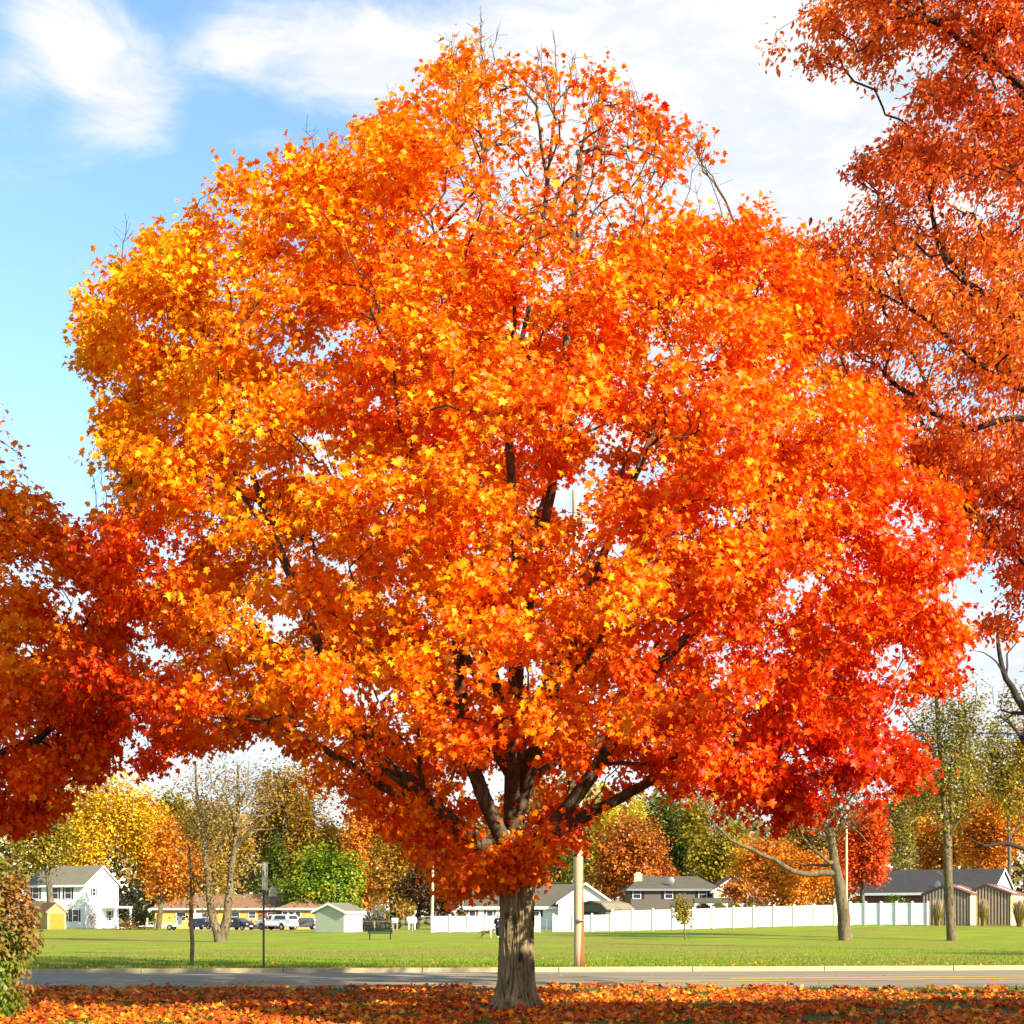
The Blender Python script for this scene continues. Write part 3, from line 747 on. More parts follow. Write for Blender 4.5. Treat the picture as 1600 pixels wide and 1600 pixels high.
rs = random.Random(5)
SHOOTS = [(rs.uniform(a, b), y + rs.uniform(-26, 18), rs.uniform(-.6, .6), 1) for a, b, y, k in
          ((690, 790, 62, 7), (840, 900, 70, 5), (920, 1000, 130, 7), (1010, 1110, 205, 9), (600, 670, 125, 4), (440, 540, 205, 6), (190, 225, 350, 3), (310, 340, 300, 3), (690, 740, 45, 3), (1085, 1110, 270, 4), (120, 150, 690, 4), (1160, 1200, 320, 3)) for _ in range(int(k*1.5) if y < 260 and a > 650 else (k+1)//2)]
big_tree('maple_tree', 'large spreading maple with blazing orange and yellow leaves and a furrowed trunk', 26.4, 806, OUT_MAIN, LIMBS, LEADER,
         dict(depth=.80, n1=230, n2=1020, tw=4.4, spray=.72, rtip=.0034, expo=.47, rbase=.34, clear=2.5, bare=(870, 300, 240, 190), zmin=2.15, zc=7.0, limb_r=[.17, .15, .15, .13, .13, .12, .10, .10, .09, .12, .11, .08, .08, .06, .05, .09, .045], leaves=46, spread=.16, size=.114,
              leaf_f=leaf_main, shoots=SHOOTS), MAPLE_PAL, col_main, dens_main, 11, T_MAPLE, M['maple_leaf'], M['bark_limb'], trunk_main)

# ---- the taller russet tree reaching in from the side
OUT_RIGHT = [(1195, 95), (1215, 40), (1260, 5), (1330, -40), (1480, -150), (1700, -240), (2000, -150), (2150, 150), (2200, 500), (2120, 800), (1950, 1000), (1760, 1040), (1620, 985), (1590, 1000),
             (1530, 985), (1560, 900), (1500, 850), (1440, 780), (1390, 700), (1340, 650), (1290, 610), (1215, 560), (1225, 450), (1235, 365), (1330, 325), (1310, 262), (1380, 215), (1425, 150), (1340, 125), (1290, 130), (1250, 85)]
def dens_right(px, py, v):
    d = np.where(px > 1640, .22, 1.0)
    for (x, y, a, b) in [(1440, 590, 70, 30), (1530, 330, 60, 30), (1420, 340, 50, 28), (1440, 660, 60, 25), (1410, 180, 40, 30), (1540, 905, 40, 40), (1330, 560, 40, 18), (1560, 130, 40, 30)]:
        d = d*(1-.85*np.exp(-((px-x)/a)**2-((py-y)/b)**2))
    return d
def col_right(px, py, P):
    return .45+.08*np.sin(P[:, 2]*.8)-.20*sst(320, 420, py)*sst(760, 600, py)-.06*sst(700, 800, py)+.02*(P[:, 0]-10)
RUSSET = [(0, (.92, .30, .02)), (.35, (.82, .17, .012)), (.6, (.66, .085, .012)), (.8, (.42, .04, .012)), (1, (.22, .018, .012))]
RL = [(1722, 1560, 0), (1722, 1300, 0), (1720, 1050, 0), (1722, 800, 0), (1715, 560, 0), (1725, 300, 0), (1720, 50, 0), (1715, -150, 0)]
RLIM = [
    [(1720, 560, 0), (1660, 380, -.5), (1600, 195, -1), (1530, 165, -1.4), (1440, 110, -1.6), (1360, 75, -1.6), (1260, 65, -1.6)],
    [(1720, 620, 0), (1650, 480, -.5), (1590, 300, -1), (1520, 310, -1.4), (1450, 340, -1.5), (1380, 320, -1.4)],
    [(1720, 820, 0), (1640, 680, -.6), (1560, 630, -1), (1470, 600, -1.6), (1400, 560, -2), (1330, 530, -2.2)],
    [(1720, 840, 0), (1650, 690, -.4), (1560, 660, -.6), (1480, 690, -.4), (1420, 715, -.2)],
    [(1720, 1020, 0), (1660, 930, -.6), (1560, 900, -1), (1490, 912, -1.2), (1450, 930, -1.3)],
    [(1720, 900, 0), (1640, 780, 1), (1550, 720, 2), (1480, 780, 3)],
    [(1720, 600, 0), (1640, 460, 1.2), (1540, 400, 2.4), (1430, 420, 3.2)],
    [(1720, 700, 0), (1620, 520, -2), (1540, 450, -3.4), (1440, 430, -4.4)],
    [(1720, 400, 0), (1650, 240, 0), (1560, 60, .6), (1480, -40, 1)],
    [(1720, 700, 0), (1820, 500, 0), (1950, 320, 0)], [(1720, 860, 0), (1850, 700, 1), (2020, 600, 1)], [(1720, 500, 0), (1780, 250, -1), (1840, 50, -2)],
    [(1720, 780, 0), (1740, 600, -3), (1760, 450, -5)], [(1720, 740, 0), (1700, 560, 3), (1690, 400, 5)],
]
big_tree('russet_tree', 'tall tree with dark limbs and small russet red leaves overhanging the maple', 30.0, 1720, OUT_RIGHT, RLIM, RL,
         dict(depth=.72, n1=190, n2=720, tw=4.5, spray=.62, rtip=.005, expo=.47, rbase=.36, clear=4.0, zmin=4.5, zc=12.0, leaves=30, spread=.16, size=.122,
              leaf_f=lambda a, b, c: np.ones(len(a))), RUSSET, col_right, dens_right, 23, T_OVAL, M['oak_leaf'], M['bark_dark'])

# ---- the deep red maple at the other side
OUT_LEFT = [(-250, 600), (-120, 540), (0, 640), (25, 690), (60, 745), (80, 800), (150, 820), (165, 880), (215, 955), (200, 1005), (250, 1070), (190, 1130), (185, 1190), (120, 1250), (70, 1270), (20, 1310), (-30, 1330),
            (-200, 1320), (-380, 1280), (-500, 1150), (-520, 900), (-420, 720)]
def dens_left(px, py, v):
    d = np.where(px < -60, .3, 1.0)*(1-.5*sst(800, 680, py))
    for (x, y, a, b) in [(60, 1150, 40, 22), (110, 940, 30, 30), (70, 900, 30, 20)]:
        d = d*(1-.85*np.exp(-((px-x)/a)**2-((py-y)/b)**2))
    return d
LL = [(-150, 1565, 0), (-150, 1400, 0), (-148, 1250, 0), (-150, 1100, 0), (-146, 900, 0), (-150, 700, 0)]
LLIM = [[(-150, 1330, 0), (-80, 1240, -.5), (0, 1190, -.8), (90, 1160, -1)], [(-150, 1250, 0), (-80, 1120, 0), (20, 1030, .3), (110, 990, .4)], [(-150, 1150, 0), (-70, 980, -.5), (10, 860, -.8), (70, 800, -.8)],
        [(-150, 1300, 0), (-100, 1200, -2), (-30, 1110, -3)], [(-150, 1200, 0), (-80, 1080, 2), (0, 980, 3.5)], [(-150, 1100, 0), (-90, 900, 0), (-20, 740, 0)],
        [(-150, 1250, 0), (-260, 1120, 0), (-400, 1020, 0)], [(-150, 1150, 0), (-240, 950, 1), (-320, 800, 1)], [(-150, 1360, 0), (-60, 1300, .5), (40, 1270, .6)]]
big_tree('red_maple', 'deep red maple in part shade whose boughs come in beside the brown shrub', 29.0, -150, OUT_LEFT, LLIM, LL,
         dict(depth=.75, n1=90, n2=300, tw=4.5, spray=.66, rtip=.0045, expo=.47, rbase=.25, clear=2.6, zmin=2.7, zc=6.5, leaves=32, spread=.15, size=.128,
              leaf_f=lambda px, py, c: 1-.75*sst(850, 720, py)), MAPLE_PAL, lambda px, py, P: np.full(len(px), .36)+.20*sst(1000, 1250, py)-.12*np.exp(-((px)/60)**2-((py-1000)/120)**2), dens_left, 31, T_MAPLE, M['maple_leaf'], M['bark_dark'])

#@@STAGE2
# ---- background trees
YEL = [(0, (0.950, 0.634, 0.015)), (.5, (0.805, 0.439, 0.009)), (1, (0.549, 0.342, 0.015))]
OLY = [(0, (.52, .38, .015)), (.5, (.36, .25, .014)), (1, (.20, .15, .012))]
ORG = [(0, (0.903, 0.390, 0.015)), (.5, (0.805, 0.244, 0.009)), (1, (0.512, 0.134, 0.009))]
OLB = [(0, (0.561, 0.293, 0.022)), (.5, (0.390, 0.207, 0.018)), (1, (0.244, 0.159, 0.015))]
GRN = [(0, (.42, .36, .012)), (.35, (.26, .32, .012)), (.65, (.15, .25, .012)), (1, (.08, .15, .01))]
DGR = [(0, (0.207, 0.220, 0.015)), (.5, (0.110, 0.146, 0.015)), (1, (0.061, 0.098, 0.011))]
MRN = [(0, (0.195, 0.091, 0.026)), (.5, (0.104, 0.043, 0.016)), (1, (0.061, 0.027, 0.013))]
RUS = [(0, (0.683, 0.244, 0.022)), (.5, (0.549, 0.159, 0.016)), (1, (0.390, 0.098, 0.015))]
RED = [(0, (0.950, 0.207, 0.011)), (.5, (0.830, 0.110, 0.009)), (1, (0.549, 0.055, 0.009))]
LYE = [(0, (0.903, 0.756, 0.059)), (.5, (0.756, 0.610, 0.037)), (1, (0.561, 0.464, 0.029))]
PNK = [(0, (0.671, 0.110, 0.037)), (.5, (0.512, 0.061, 0.022)), (1, (0.342, 0.037, 0.018))]
TAN = [(0, (.46, .32, .09)), (.5, (.34, .22, .05)), (1, (.24, .14, .03))]
YOL = [(0, (.42, .34, .035)), (.5, (.30, .23, .025)), (1, (.18, .14, .02))]
BRN = [(0, (0.366, 0.159, 0.026)), (.5, (0.268, 0.110, 0.022)), (1, (0.171, 0.073, 0.018))]

def far_tree(name, label, px, D, top, bot, hw, pal, n_leaf, seed, group=None, cat='tree', leaf=None, trunks=None, twigs=90, tr=.22, barkm='bark_far', lobes=13, shape='round',
             extra=None, leafm='far_leaf', rtip=.012, spread=.10, base_z=None, shrub=False, leaf_sig=1.0, radii=None):
    rng = np.random.default_rng(seed)
    if group == 'autumn trees beyond the park' and D > 170: top = top-.16*(1431-top)
    bx = W(px if not trunks else trunks[0][0][0], D); z0 = gz(bx, D) if base_z is None else base_z
    root = empty(name, (0, 0, 0), 0, label, cat, group)
    s0 = D/F; R = hw*s0; zt, zb = Z(top, D), max(Z(bot, D), z0+.05); H = zt-zb; cx = W(px, D); cz = (zt+zb)/2
    # lobes of the crown
    c = rng.normal(0, 1, (lobes*3, 3)); c = unit(c)*rng.uniform(.35, .74, (lobes*3, 1))[:, :]
    if shape == 'cone': c[:, :2] *= np.clip((1-c[:, 2:3])*.75, .1, 1.2)
    if shape == 'egg': c[:, :2] *= np.clip(1.05-.45*c[:, 2:3], .3, 1.3)
    c = c[:lobes]; c[:, 2] *= rng.uniform(.8, 1.15, lobes); ctr = np.array((cx, D, cz))+c*np.array((R, R*.8, H/2)); lr = .40*rng.uniform(.7, 1.15, lobes)
    sk = Skeleton(12000)
    if not trunks: trunks = [[(px, None, 0), (px+rng.uniform(-.08, .08)*hw, bot-(bot-top)*.35, 0), (px+rng.uniform(-.15, .15)*hw, top+(bot-top)*.12, 0)]]
    def P3(q, first): return np.array((W(q[0], D), D+q[2], z0 if q[1] is None else Z(q[1], D)))
    r0 = sk.node(P3(trunks[0][0], True)-np.array((0, 0, .15)), -1, False)
    for b, tl in enumerate(trunks):
        pts = [P3(q, False) for q in tl]; par = r0 if b == 0 else sk.nearest(pts[0])
        if b and np.linalg.norm(sk.pos[par]-pts[0]) > .5: par = r0
        first = sk.n
        for a, e in zip(pts[:-1], pts[1:]):
            m = max(2, int(np.linalg.norm(e-a)/(.012*D)))
            for t in np.linspace(0, 1, m+1)[1:]:
                p = a*(1-t)+e*t; par = sk.node(p+rng.normal(0, .0003*D, 3), par, p[2] > z0+.8 if extra or bot > 1400 else p[2] > zb-.12*H)
        if radii: sk.fix[first:sk.n] = np.linspace(radii[b], radii[b]*.22, sk.n-first)
    # (limb radii are set above)
    li = rng.integers(0, lobes, twigs)
    tg = ctr[li]+rng.normal(0, .45, (twigs, 3))*np.array((R, R, H/2))*lr[li][:, None]
    tg = tg[tg[:, 2] > z0+.3]
    tg = tg[np.argsort(np.linalg.norm(tg-np.array((bx, D, zb)), axis=1))]
    for p in tg: sk.attach(p, rng, .25, .008*D, .12, .25)
    sk.finish(rtip*D/150, .47, tr)
    vf = sk.tubes(None)
    tube_object('stem' if shrub else 'trunk', vf, M[barkm], root)
    if leaf is None: n_leaf = int(n_leaf*1.55)
    # leaves gathered on the lobes' shells and round the twigs
    n1 = int(n_leaf*.7); li = rng.integers(0, lobes, n1)
    d = unit(rng.normal(0, 1, (n1, 3))); rad = rng.uniform(.45, 1.04, (n1, 1))**.7
    P = ctr[li]+d*rad*np.array((R, R, H/2))*lr[li][:, None]
    n2 = n_leaf-n1; ti = rng.integers(0, len(tg), n2)
    P = np.vstack([P, tg[ti]+rng.normal(0, spread, (n2, 3))*np.array((R, R, H/2))*leaf_sig])
    if extra is not None:
        for (ex, ey, ea, eb, en) in extra:
            q = np.column_stack([W(ex+rng.normal(0, ea, en), D), D+rng.normal(0, ea*s0, en), Z(ey+rng.normal(0, eb, en), D)]); P = np.vstack([P, q])
    P += rng.normal(0, .004*D*.5, P.shape)
    P = P[P[:, 2] > z0+.05]
    m = len(P); cen = np.array((cx, D, cz-.2*H)); o = unit(P-cen)
    N = unit(o*.7+np.array((0, 0, .5))+rng.normal(0, .6, (m, 3))); T = np.column_stack([o[:, 0]*.5, o[:, 1]*.5, np.full(m, -.5)])+rng.normal(0, .6, (m, 3))
    t = .52+.75*vnoise(P, 3.2/max(R, .5), seed*.37)+rng.normal(0, .18, m)
    col = palette(t, pal)*rng.uniform(.62, 1.12, (m, 1))
    sz = (leaf or .0020*D)*rng.uniform(.6, 1.35, m)
    leaf_object('crown' if not shrub else 'foliage', P, N, T, sz, col, T_KITE, M[leafm], root)
    return root

G1 = 'autumn trees beyond the park'
far_tree('yellow_maple', 'broad golden yellow tree rising behind the white two storey house', 165, 228, 1222, 1420, 98, YEL, 9000, 101, G1, tr=.4)
far_tree('olive_tree', 'yellow olive tree with a forked pale trunk beside the white two storey house', 62, 186, 1262, 1378, 58, OLY, 3600, 102, G1, tr=.42, barkm='bark_far', radii=[.42, .25],
         trunks=[[(79, None, 0), (78, 1385, 0), (84, 1330, 0), (92, 1270, 0)], [(78, 1392, 0), (70, 1350, 0), (58, 1300, 0)]])
far_tree('amber_tree', 'thin amber tree whose pale trunk forks beside the parked trailer', 270, 178, 1300, 1412, 58, ORG, 3000, 103, G1, tr=.36, barkm='bark_pale', twigs=130, radii=[.34, .2],
         trunks=[[(247, None, 0), (252, 1415, 0), (262, 1385, 0), (266, 1345, 0), (275, 1305, 0)], [(252, 1415, 0), (246, 1390, 0), (238, 1340, 0)]])
far_tree('brown_tree', 'olive brown tree crowning the roof line behind the brick ranch house', 435, 236, 1205, 1410, 88, OLB, 8500, 104, G1, tr=.4)
far_tree('dark_evergreen', 'dark green gap filling evergreen behind the brick ranch chimney', 432, 214, 1318, 1440, 34, DGR, 3000, 105, G1, shape='cone')
far_tree('green_tree', 'bright lime green tree above the grey garden shed', 507, 196, 1326, 1442, 72, GRN, 8000, 106, G1, tr=.32, shape='egg', lobes=16)
far_tree('orange_tree', 'tall orange tree standing behind the lime green tree', 566, 226, 1238, 1440, 76, ORG, 9000, 107, G1, tr=.4, lobes=16)
far_tree('amber_tree', 'amber and green tree between the lime green tree and the dark maroon one', 612, 205, 1300, 1440, 40, OLB, 4200, 108, G1)
far_tree('crimson_tree', 'crimson tree peeping over the thin utility pole', 676, 240, 1258, 1400, 42, PNK, 4200, 109, G1)
far_tree('maroon_tree', 'low dark maroon tree beside the thin utility pole', 675, 166, 1330, 1438, 54, MRN, 6500, 110, G1, tr=.25, barkm='bark_dark', trunks=[[(652, None, 0), (655, 1420, 0), (668, 1390, 0), (676, 1350, 0)]])
far_tree('olive_tree', 'dull olive tree above the grey roof of the white bungalow', 858, 205, 1305, 1400, 52, DGR, 3600, 111, G1)
far_tree('olive_tree', 'yellow green tree showing past the big utility pole', 925, 222, 1300, 1410, 46, OLY, 3600, 112, G1)
far_tree('pale_yellow_tree', 'pale lemon yellow tree behind the rust coloured oval tree', 962, 240, 1222, 1400, 54, LYE, 5500, 113, G1)
far_tree('rust_tree', 'rust coloured oval tree at the chimney of the brown house', 993, 186, 1284, 1420, 68, RUS, 11000, 114, G1, tr=.3, lobes=22, shape='egg')
far_tree('green_tree', 'dark green tree between the rust oval tree and the olive one', 1050, 232, 1238, 1410, 44, DGR, 5200, 115, G1)
far_tree('olive_tree', 'golden olive tree behind the roof of the brown house', 1112, 224, 1262, 1410, 62, OLY, 6200, 116, G1)
far_tree('bare_tree', 'grey leafless tree rising over the golden olive one', 1085, 248, 1232, 1330, 55, BRN, 700, 117, G1, twigs=220, tr=.35, barkm='bark_far', rtip=.02)
far_tree('orange_tree', 'orange oak spreading over the white fence by the brown house', 1220, 150, 1298, 1428, 96, ORG, 9000, 118, G1, tr=.3, lobes=18)
far_tree('rust_tree', 'small russet tree screening the cream gable of the brown house', 1165, 138, 1372, 1412, 40, RUS, 900, 119, G1, tr=.12, twigs=70, leaf_sig=.8)
far_tree('scarlet_tree', 'vivid scarlet orange tree behind the brightest stretch of white fence', 1348, 140, 1240, 1414, 44, RED, 9000, 120, G1, tr=.22, lobes=18, shape='egg')
far_tree('bare_tree', 'olive grey half bare tree beside the red brick chimney', 1412, 198, 1225, 1400, 42, YOL, 1900, 121, G1, twigs=160, rtip=.018, tr=.3)
far_tree('orange_tree', 'orange tree glowing behind the dark roof of the brick house', 1462, 212, 1275, 1400, 46, ORG, 4200, 122, G1)
far_tree('olive_tree', 'brown olive tree over the dark roof of the brick house', 1440, 238, 1205, 1340, 60, OLB, 4800, 123, G1)
far_tree('orange_tree', 'orange and red tree behind the striped metal sheds', 1552, 204, 1250, 1400, 62, ORG, 7200, 124, G1, lobes=16)
far_tree('olive_tree', 'tall olive yellow tree past the striped metal sheds', 1578, 176, 1120, 1330, 50, OLY, 4200, 125, G1)
far_tree('brown_tree', 'brown olive tree standing behind the tall slim park tree', 1512, 246, 1165, 1380, 58, OLB, 5600, 126, G1)
far_tree('red_tree', 'dull red tree just showing at the end of the tree line', 1602, 232, 1150, 1300, 26, PNK, 1800, 127, G1)
far_tree('amber_tree', 'orange brown tree behind the twin trunked park tree', 330, 232, 1258, 1420, 62, OLB, 5200, 128, G1)
far_tree('amber_tree', 'gold and orange tree between the yellow maple and the twin trunked park tree', 245, 235, 1268, 1420, 52, ORG, 4800, 129, G1)
far_tree('brown_tree', 'brown tree hidden behind the trunk of the big maple', 770, 236, 1262, 1420, 80, OLB, 5200, 130, G1)
far_tree('brown_tree', 'brown orange tree over the white fence beside the forked park tree', 1265, 236, 1242, 1400, 70, OLB, 5200, 131, G1)

G2 = 'big trees standing on the park lawn'
far_tree('twin_tree', 'twin trunked park tree with thin tan leaves', 352, 98, 1160, 1345, 100, TAN, 4600, 140, G2, leaf=.16, twigs=420, tr=.46, barkm='bark_pale', rtip=.012, lobes=24, radii=[.31, .33, .13, .08, .07, .07],
         trunks=[[(345, None, 0), (334, 1440, 0), (327, 1400, 0), (322, 1350, 0), (316, 1290, 0), (308, 1245, 0), (304, 1195, 0)],
                 [(347, 1466, .2), (354, 1435, .2), (357, 1400, .2), (362, 1350, .2), (368, 1300, .2), (373, 1250, .2), (370, 1195, .2)],
                 [(366, 1318, .2), (392, 1300, -.5), (420, 1276, -1), (445, 1255, -1)], [(368, 1300, .2), (400, 1296, .8), (430, 1292, 1)], [(322, 1350, 0), (345, 1322, .3), (352, 1308, .3)],
                 [(372, 1260, .2), (385, 1230, .4), (388, 1190, .4)]],
         extra=[(330, 1385, 16, 36, 420), (355, 1370, 14, 40, 380), (300, 1345, 20, 30, 260)])
far_tree('forked_tree', 'half bare park tree with a long low limb reaching over the white fence', 1290, 100, 1150, 1330, 105, BRN, 3600, 141, G2, leaf=.19, twigs=380, tr=.52, barkm='bark_pale', rtip=.014, lobes=20, radii=[.46, .22, .14, .12, .11, .12],
         trunks=[[(1322, None, 0), (1318, 1430, 0), (1312, 1385, 0), (1303, 1345, 0), (1300, 1310, 0), (1302, 1270, 0), (1290, 1225, 0), (1284, 1180, 0)],
                 [(1304, 1362, 0), (1270, 1366, -.4), (1235, 1362, -.8), (1205, 1345, -1.2), (1170, 1330, -1.6), (1135, 1315, -2), (1110, 1290, -2.2), (1098, 1262, -2.2)],
                 [(1304, 1355, 0), (1285, 1340, -.6), (1262, 1325, -1), (1250, 1310, -1.2), (1240, 1285, -1.2)],
                 [(1302, 1355, 0), (1285, 1350, .6), (1262, 1352, 1.2), (1235, 1340, 1.6)],
                 [(1303, 1315, 0), (1320, 1285, .3), (1345, 1300, .4), (1368, 1330, .4)], [(1301, 1290, 0), (1318, 1260, -.3), (1340, 1225, -.4), (1360, 1190, -.4)]])
far_tree('slim_tree', 'tall slim park tree with a straight trunk and thin yellow olive leaves', 1478, 100, 1035, 1300, 78, YOL, 8500, 142, G2, leaf=.2, twigs=360, tr=.36, barkm='bark_pale', rtip=.010, lobes=22, radii=[.34, .13, .09, .10, .07],
         trunks=[[(1487, None, 0), (1485, 1420, 0), (1480, 1350, 0), (1477, 1280, 0), (1472, 1200, 0), (1466, 1140, 0), (1462, 1080, 0), (1462, 1040, 0)],
                 [(1472, 1205, 0), (1445, 1160, -.4), (1410, 1118, -.8), (1395, 1095, -.8)], [(1473, 1215, 0), (1500, 1170, .5), (1520, 1150, .8)], [(1474, 1235, 0), (1492, 1190, -.5), (1515, 1120, -1), (1520, 1075, -1)], [(1475, 1290, 0), (1458, 1262, .3), (1440, 1235, .6)]],
         extra=[(1478, 1300, 12, 30, 240)])
far_tree('bare_tree', 'grey leafless limbs of a tree leaning in beside the striped sheds', 1600, 70, 960, 1230, 72, BRN, 60, 143, G2, leaf=.1, twigs=110, tr=.42, barkm='bark_dark', rtip=.010, radii=[.36, .14, .05, .05, .2],
         trunks=[[(1655, None, 0), (1648, 1350, 0), (1640, 1220, 0), (1612, 1125, 0), (1590, 1090, 0), (1572, 1060, 0), (1562, 1025, 0), (1558, 990, 0)],
                 [(1640, 1345, 0), (1598, 1328, -.4), (1560, 1318, -.8), (1530, 1322, -1), (1500, 1312, -1.2)], [(1576, 1065, 0), (1556, 1035, -.2), (1535, 1022, -.3), (1518, 1018, -.3)], [(1572, 1060, 0), (1576, 1020, .2), (1590, 1005, .3), (1600, 985, .3)], [(1640, 1220, 0), (1640, 1100, .5), (1650, 1000, .5)]])
far_tree('sapling', 'slender young tree at the far curb with a few orange leaves', 298, 49.9, 1288, 1440, 26, ORG, 260, 144, None, leaf=.12, twigs=80, tr=.075, barkm='bark_pale', rtip=.010,
         trunks=[[(299, None, 0), (299, 1440, 0), (298, 1380, 0), (297, 1330, 0), (296, 1290, 0)]], leafm='maple_leaf')
far_tree('young_tree', 'small young tree with yellow green leaves in front of the white fence', 1067, 101, 1386, 1446, 13, OLY, 900, 145, None, leaf=.17, twigs=40, tr=.05, barkm='bark_far', rtip=.010, lobes=10, shape='egg', leafm='maple_leaf',
         trunks=[[(1071, None, 0), (1070, 1440, 0), (1067, 1400, 0)]])

far_tree('shade_tree', 'park tree just outside the frame whose crown shades the lawn', 2550, 51, 880, 1260, 230, OLB, 5000, 150, G2, leaf=.2, tr=.3)

far_tree('olive_tree', 'olive green tree filling the skyline between the yellow maple and the amber trees', 255, 245, 1240, 1400, 60, OLY, 5200, 151, G1)
far_tree('orange_tree', 'orange tree closing the skyline behind the lime green tree and its orange neighbour', 635, 246, 1235, 1400, 62, ORG, 5600, 152, G1)
far_tree('amber_tree', 'ochre tree rising above the ranch house roof beside the lime green tree', 488, 230, 1248, 1420, 62, OLB, 6000, 153, G1)

# far wood closing the view behind the counted trees
def woodland():
    rng = np.random.default_rng(77); n = 50000
    X = rng.uniform(-200, 190, n); Y = rng.uniform(262, 300, n)
    hgt = 23.5+4*np.sin(X*.071+.5)+3*np.sin(X*.19)+2*np.sin(X*.47+1)
    hgt = np.where((X > -78) & (X < -40), hgt*.80, hgt)
    zz = hgt*rng.uniform(0, 1, n)**.75
    P = np.column_stack([X, Y, zz]); lum = vnoise(P*np.array((1, .3, 1.2)), .13, 4)
    t = .5+.7*vnoise(P, .045, 9)+rng.normal(0, .1, n)
    col = palette(t, [(0, (.42, .20, .03)), (.35, (.28, .17, .03)), (.6, (.17, .14, .03)), (.8, (.20, .17, .03)), (1, (.40, .17, .02))])*(1+.35*lum[:, None])
    N = np.column_stack([rng.normal(0, .6, n), -rng.uniform(.1, 1, n), rng.uniform(.1, 1, n)]); T = rng.normal(0, 1, (n, 3))
    o = leaf_object('woodland', P, N, T, rng.uniform(.8, 1.9, n), col, T_KITE, M['far_leaf']); tag(o, 'mixed olive and brown far wood closing the view behind the houses', 'woodland', None, 'stuff')
woodland()

# ---- shrubs and clumps
G3 = 'garden shrubs'
def shrub(name, label, px, D, top, bot, hw, pal, n, seed, leaf=None, lobes=14, leafm='far_leaf', base_z=None, cat='shrub', group=G3, twigs=60, shape='round', rtip=.006, tr=.05):
    return far_tree(name, label, px, D, top, bot, hw, pal, n, seed, group, cat, leaf, None, twigs, tr, 'bark_far', lobes, shape, None, leafm, rtip, .12, base_z, shrub=True)
BUSH = [(0, (.46, .21, .06)), (.35, (.34, .15, .04)), (.55, (.24, .22, .03)), (1, (.17, .26, .02))]
def near_shrub():
    """the leafy brown shrub at the near edge of the picture"""
    rng = np.random.default_rng(61); root = empty('brown_shrub', (0, 0, 0), 0, 'big shrub turning brown and green at the near end of the leaf covered verge', 'shrub')
    D = 24.4; cx = W(-22, D)
    sk = Skeleton(20000)
    r0 = sk.node(np.array((cx, D, -.05)), -1, False)
    n = 240; th = rng.uniform(0, 2*np.pi, n); hz = rng.uniform(.05, 2.75, n)
    R = np.interp(hz, [0, .5, 1.3, 2.0, 2.5, 2.9], [.55, .66, .84, .74, .48, .22])
    tg = np.column_stack([cx+np.cos(th)*R*rng.uniform(.3, 1.0, n)**.5, D+np.sin(th)*R*rng.uniform(.3, 1, n)**.5, hz]); tg = tg[np.argsort(tg[:, 2])]
    for k in range(9):
        a = k*.7; par = r0
        for t in np.linspace(.12, 1, 10): par = sk.node(np.array((cx+.5*math.cos(a)*t**1.3+rng.normal(0, .02), D+.5*math.sin(a)*t**1.3, 2.4*t)), par)
    for p in tg: sk.attach(p, rng, .1, .12, .15, .3)
    sk.finish(.004, .45, .05); tube_object('stem', sk.tubes(None), M['bark_limb'], root)
    m = 7200; i = rng.integers(0, len(tg), m); P = tg[i]+rng.normal(0, .085, (m, 3)); P = P[P[:, 2] > .02]; m = len(P)
    o = unit(P-np.array((cx, D, 1.0))); N = unit(o*.8+np.array((0, 0, .3))+rng.normal(0, .5, (m, 3))); T = o*.2+np.array((0, 0, -.7))+rng.normal(0, .5, (m, 3))
    t = .55+.9*vnoise(P, 1.4, 3)-.22*(P[:, 2]-1.3)*.6+rng.normal(0, .16, m)
    leaf_object('foliage', P, N, T, .105*rng.uniform(.6, 1.3, m), palette(t, BUSH)*rng.uniform(.8, 1.2, (m, 1)), T_OVAL, M['oak_leaf'], root)
near_shrub()
shrub('dark_bush', 'dark rounded bush behind the park bench', 583, 147, 1433, 1460, 21, [(0, (.24, .15, .03)), (.5, (.07, .07, .025)), (1, (.03, .045, .02))], 2600, 201, leaf=.2)
shrub('green_bush', 'clipped green bush beside the parked trailer', 224, 186, 1424, 1449, 20, DGR, 1900, 202, leaf=.25)
shrub('twiggy_bush', 'pinkish half bare bush in front of the white two storey house', 147, 184, 1420, 1449, 13, [(0, (.38, .22, .17)), (1, (.22, .13, .10))], 420, 203, leaf=.16, twigs=150)
shrub('dark_thicket', 'dark thicket in the shade beside the white porch', 203, 205, 1385, 1440, 26, [(0, (.09, .08, .03)), (1, (.03, .04, .02))], 2400, 204, leaf=.3)
shrub('brown_bush', 'low brown brush at the lawn edge by the white house', 200, 181, 1440, 1452, 22, BRN, 700, 205, leaf=.2)
shrub('flowering_bush', 'white blossomed bush beyond the dark rounded bush', 592, 176, 1415, 1432, 12, [(0, (.85, .82, .75)), (1, (.6, .55, .45))], 420, 206, leaf=.22)
shrub('low_hedge', 'low dark hedge under the windows of the brick house', 1400, 150, 1404, 1414, 18, DGR, 500, 207, leaf=.2)

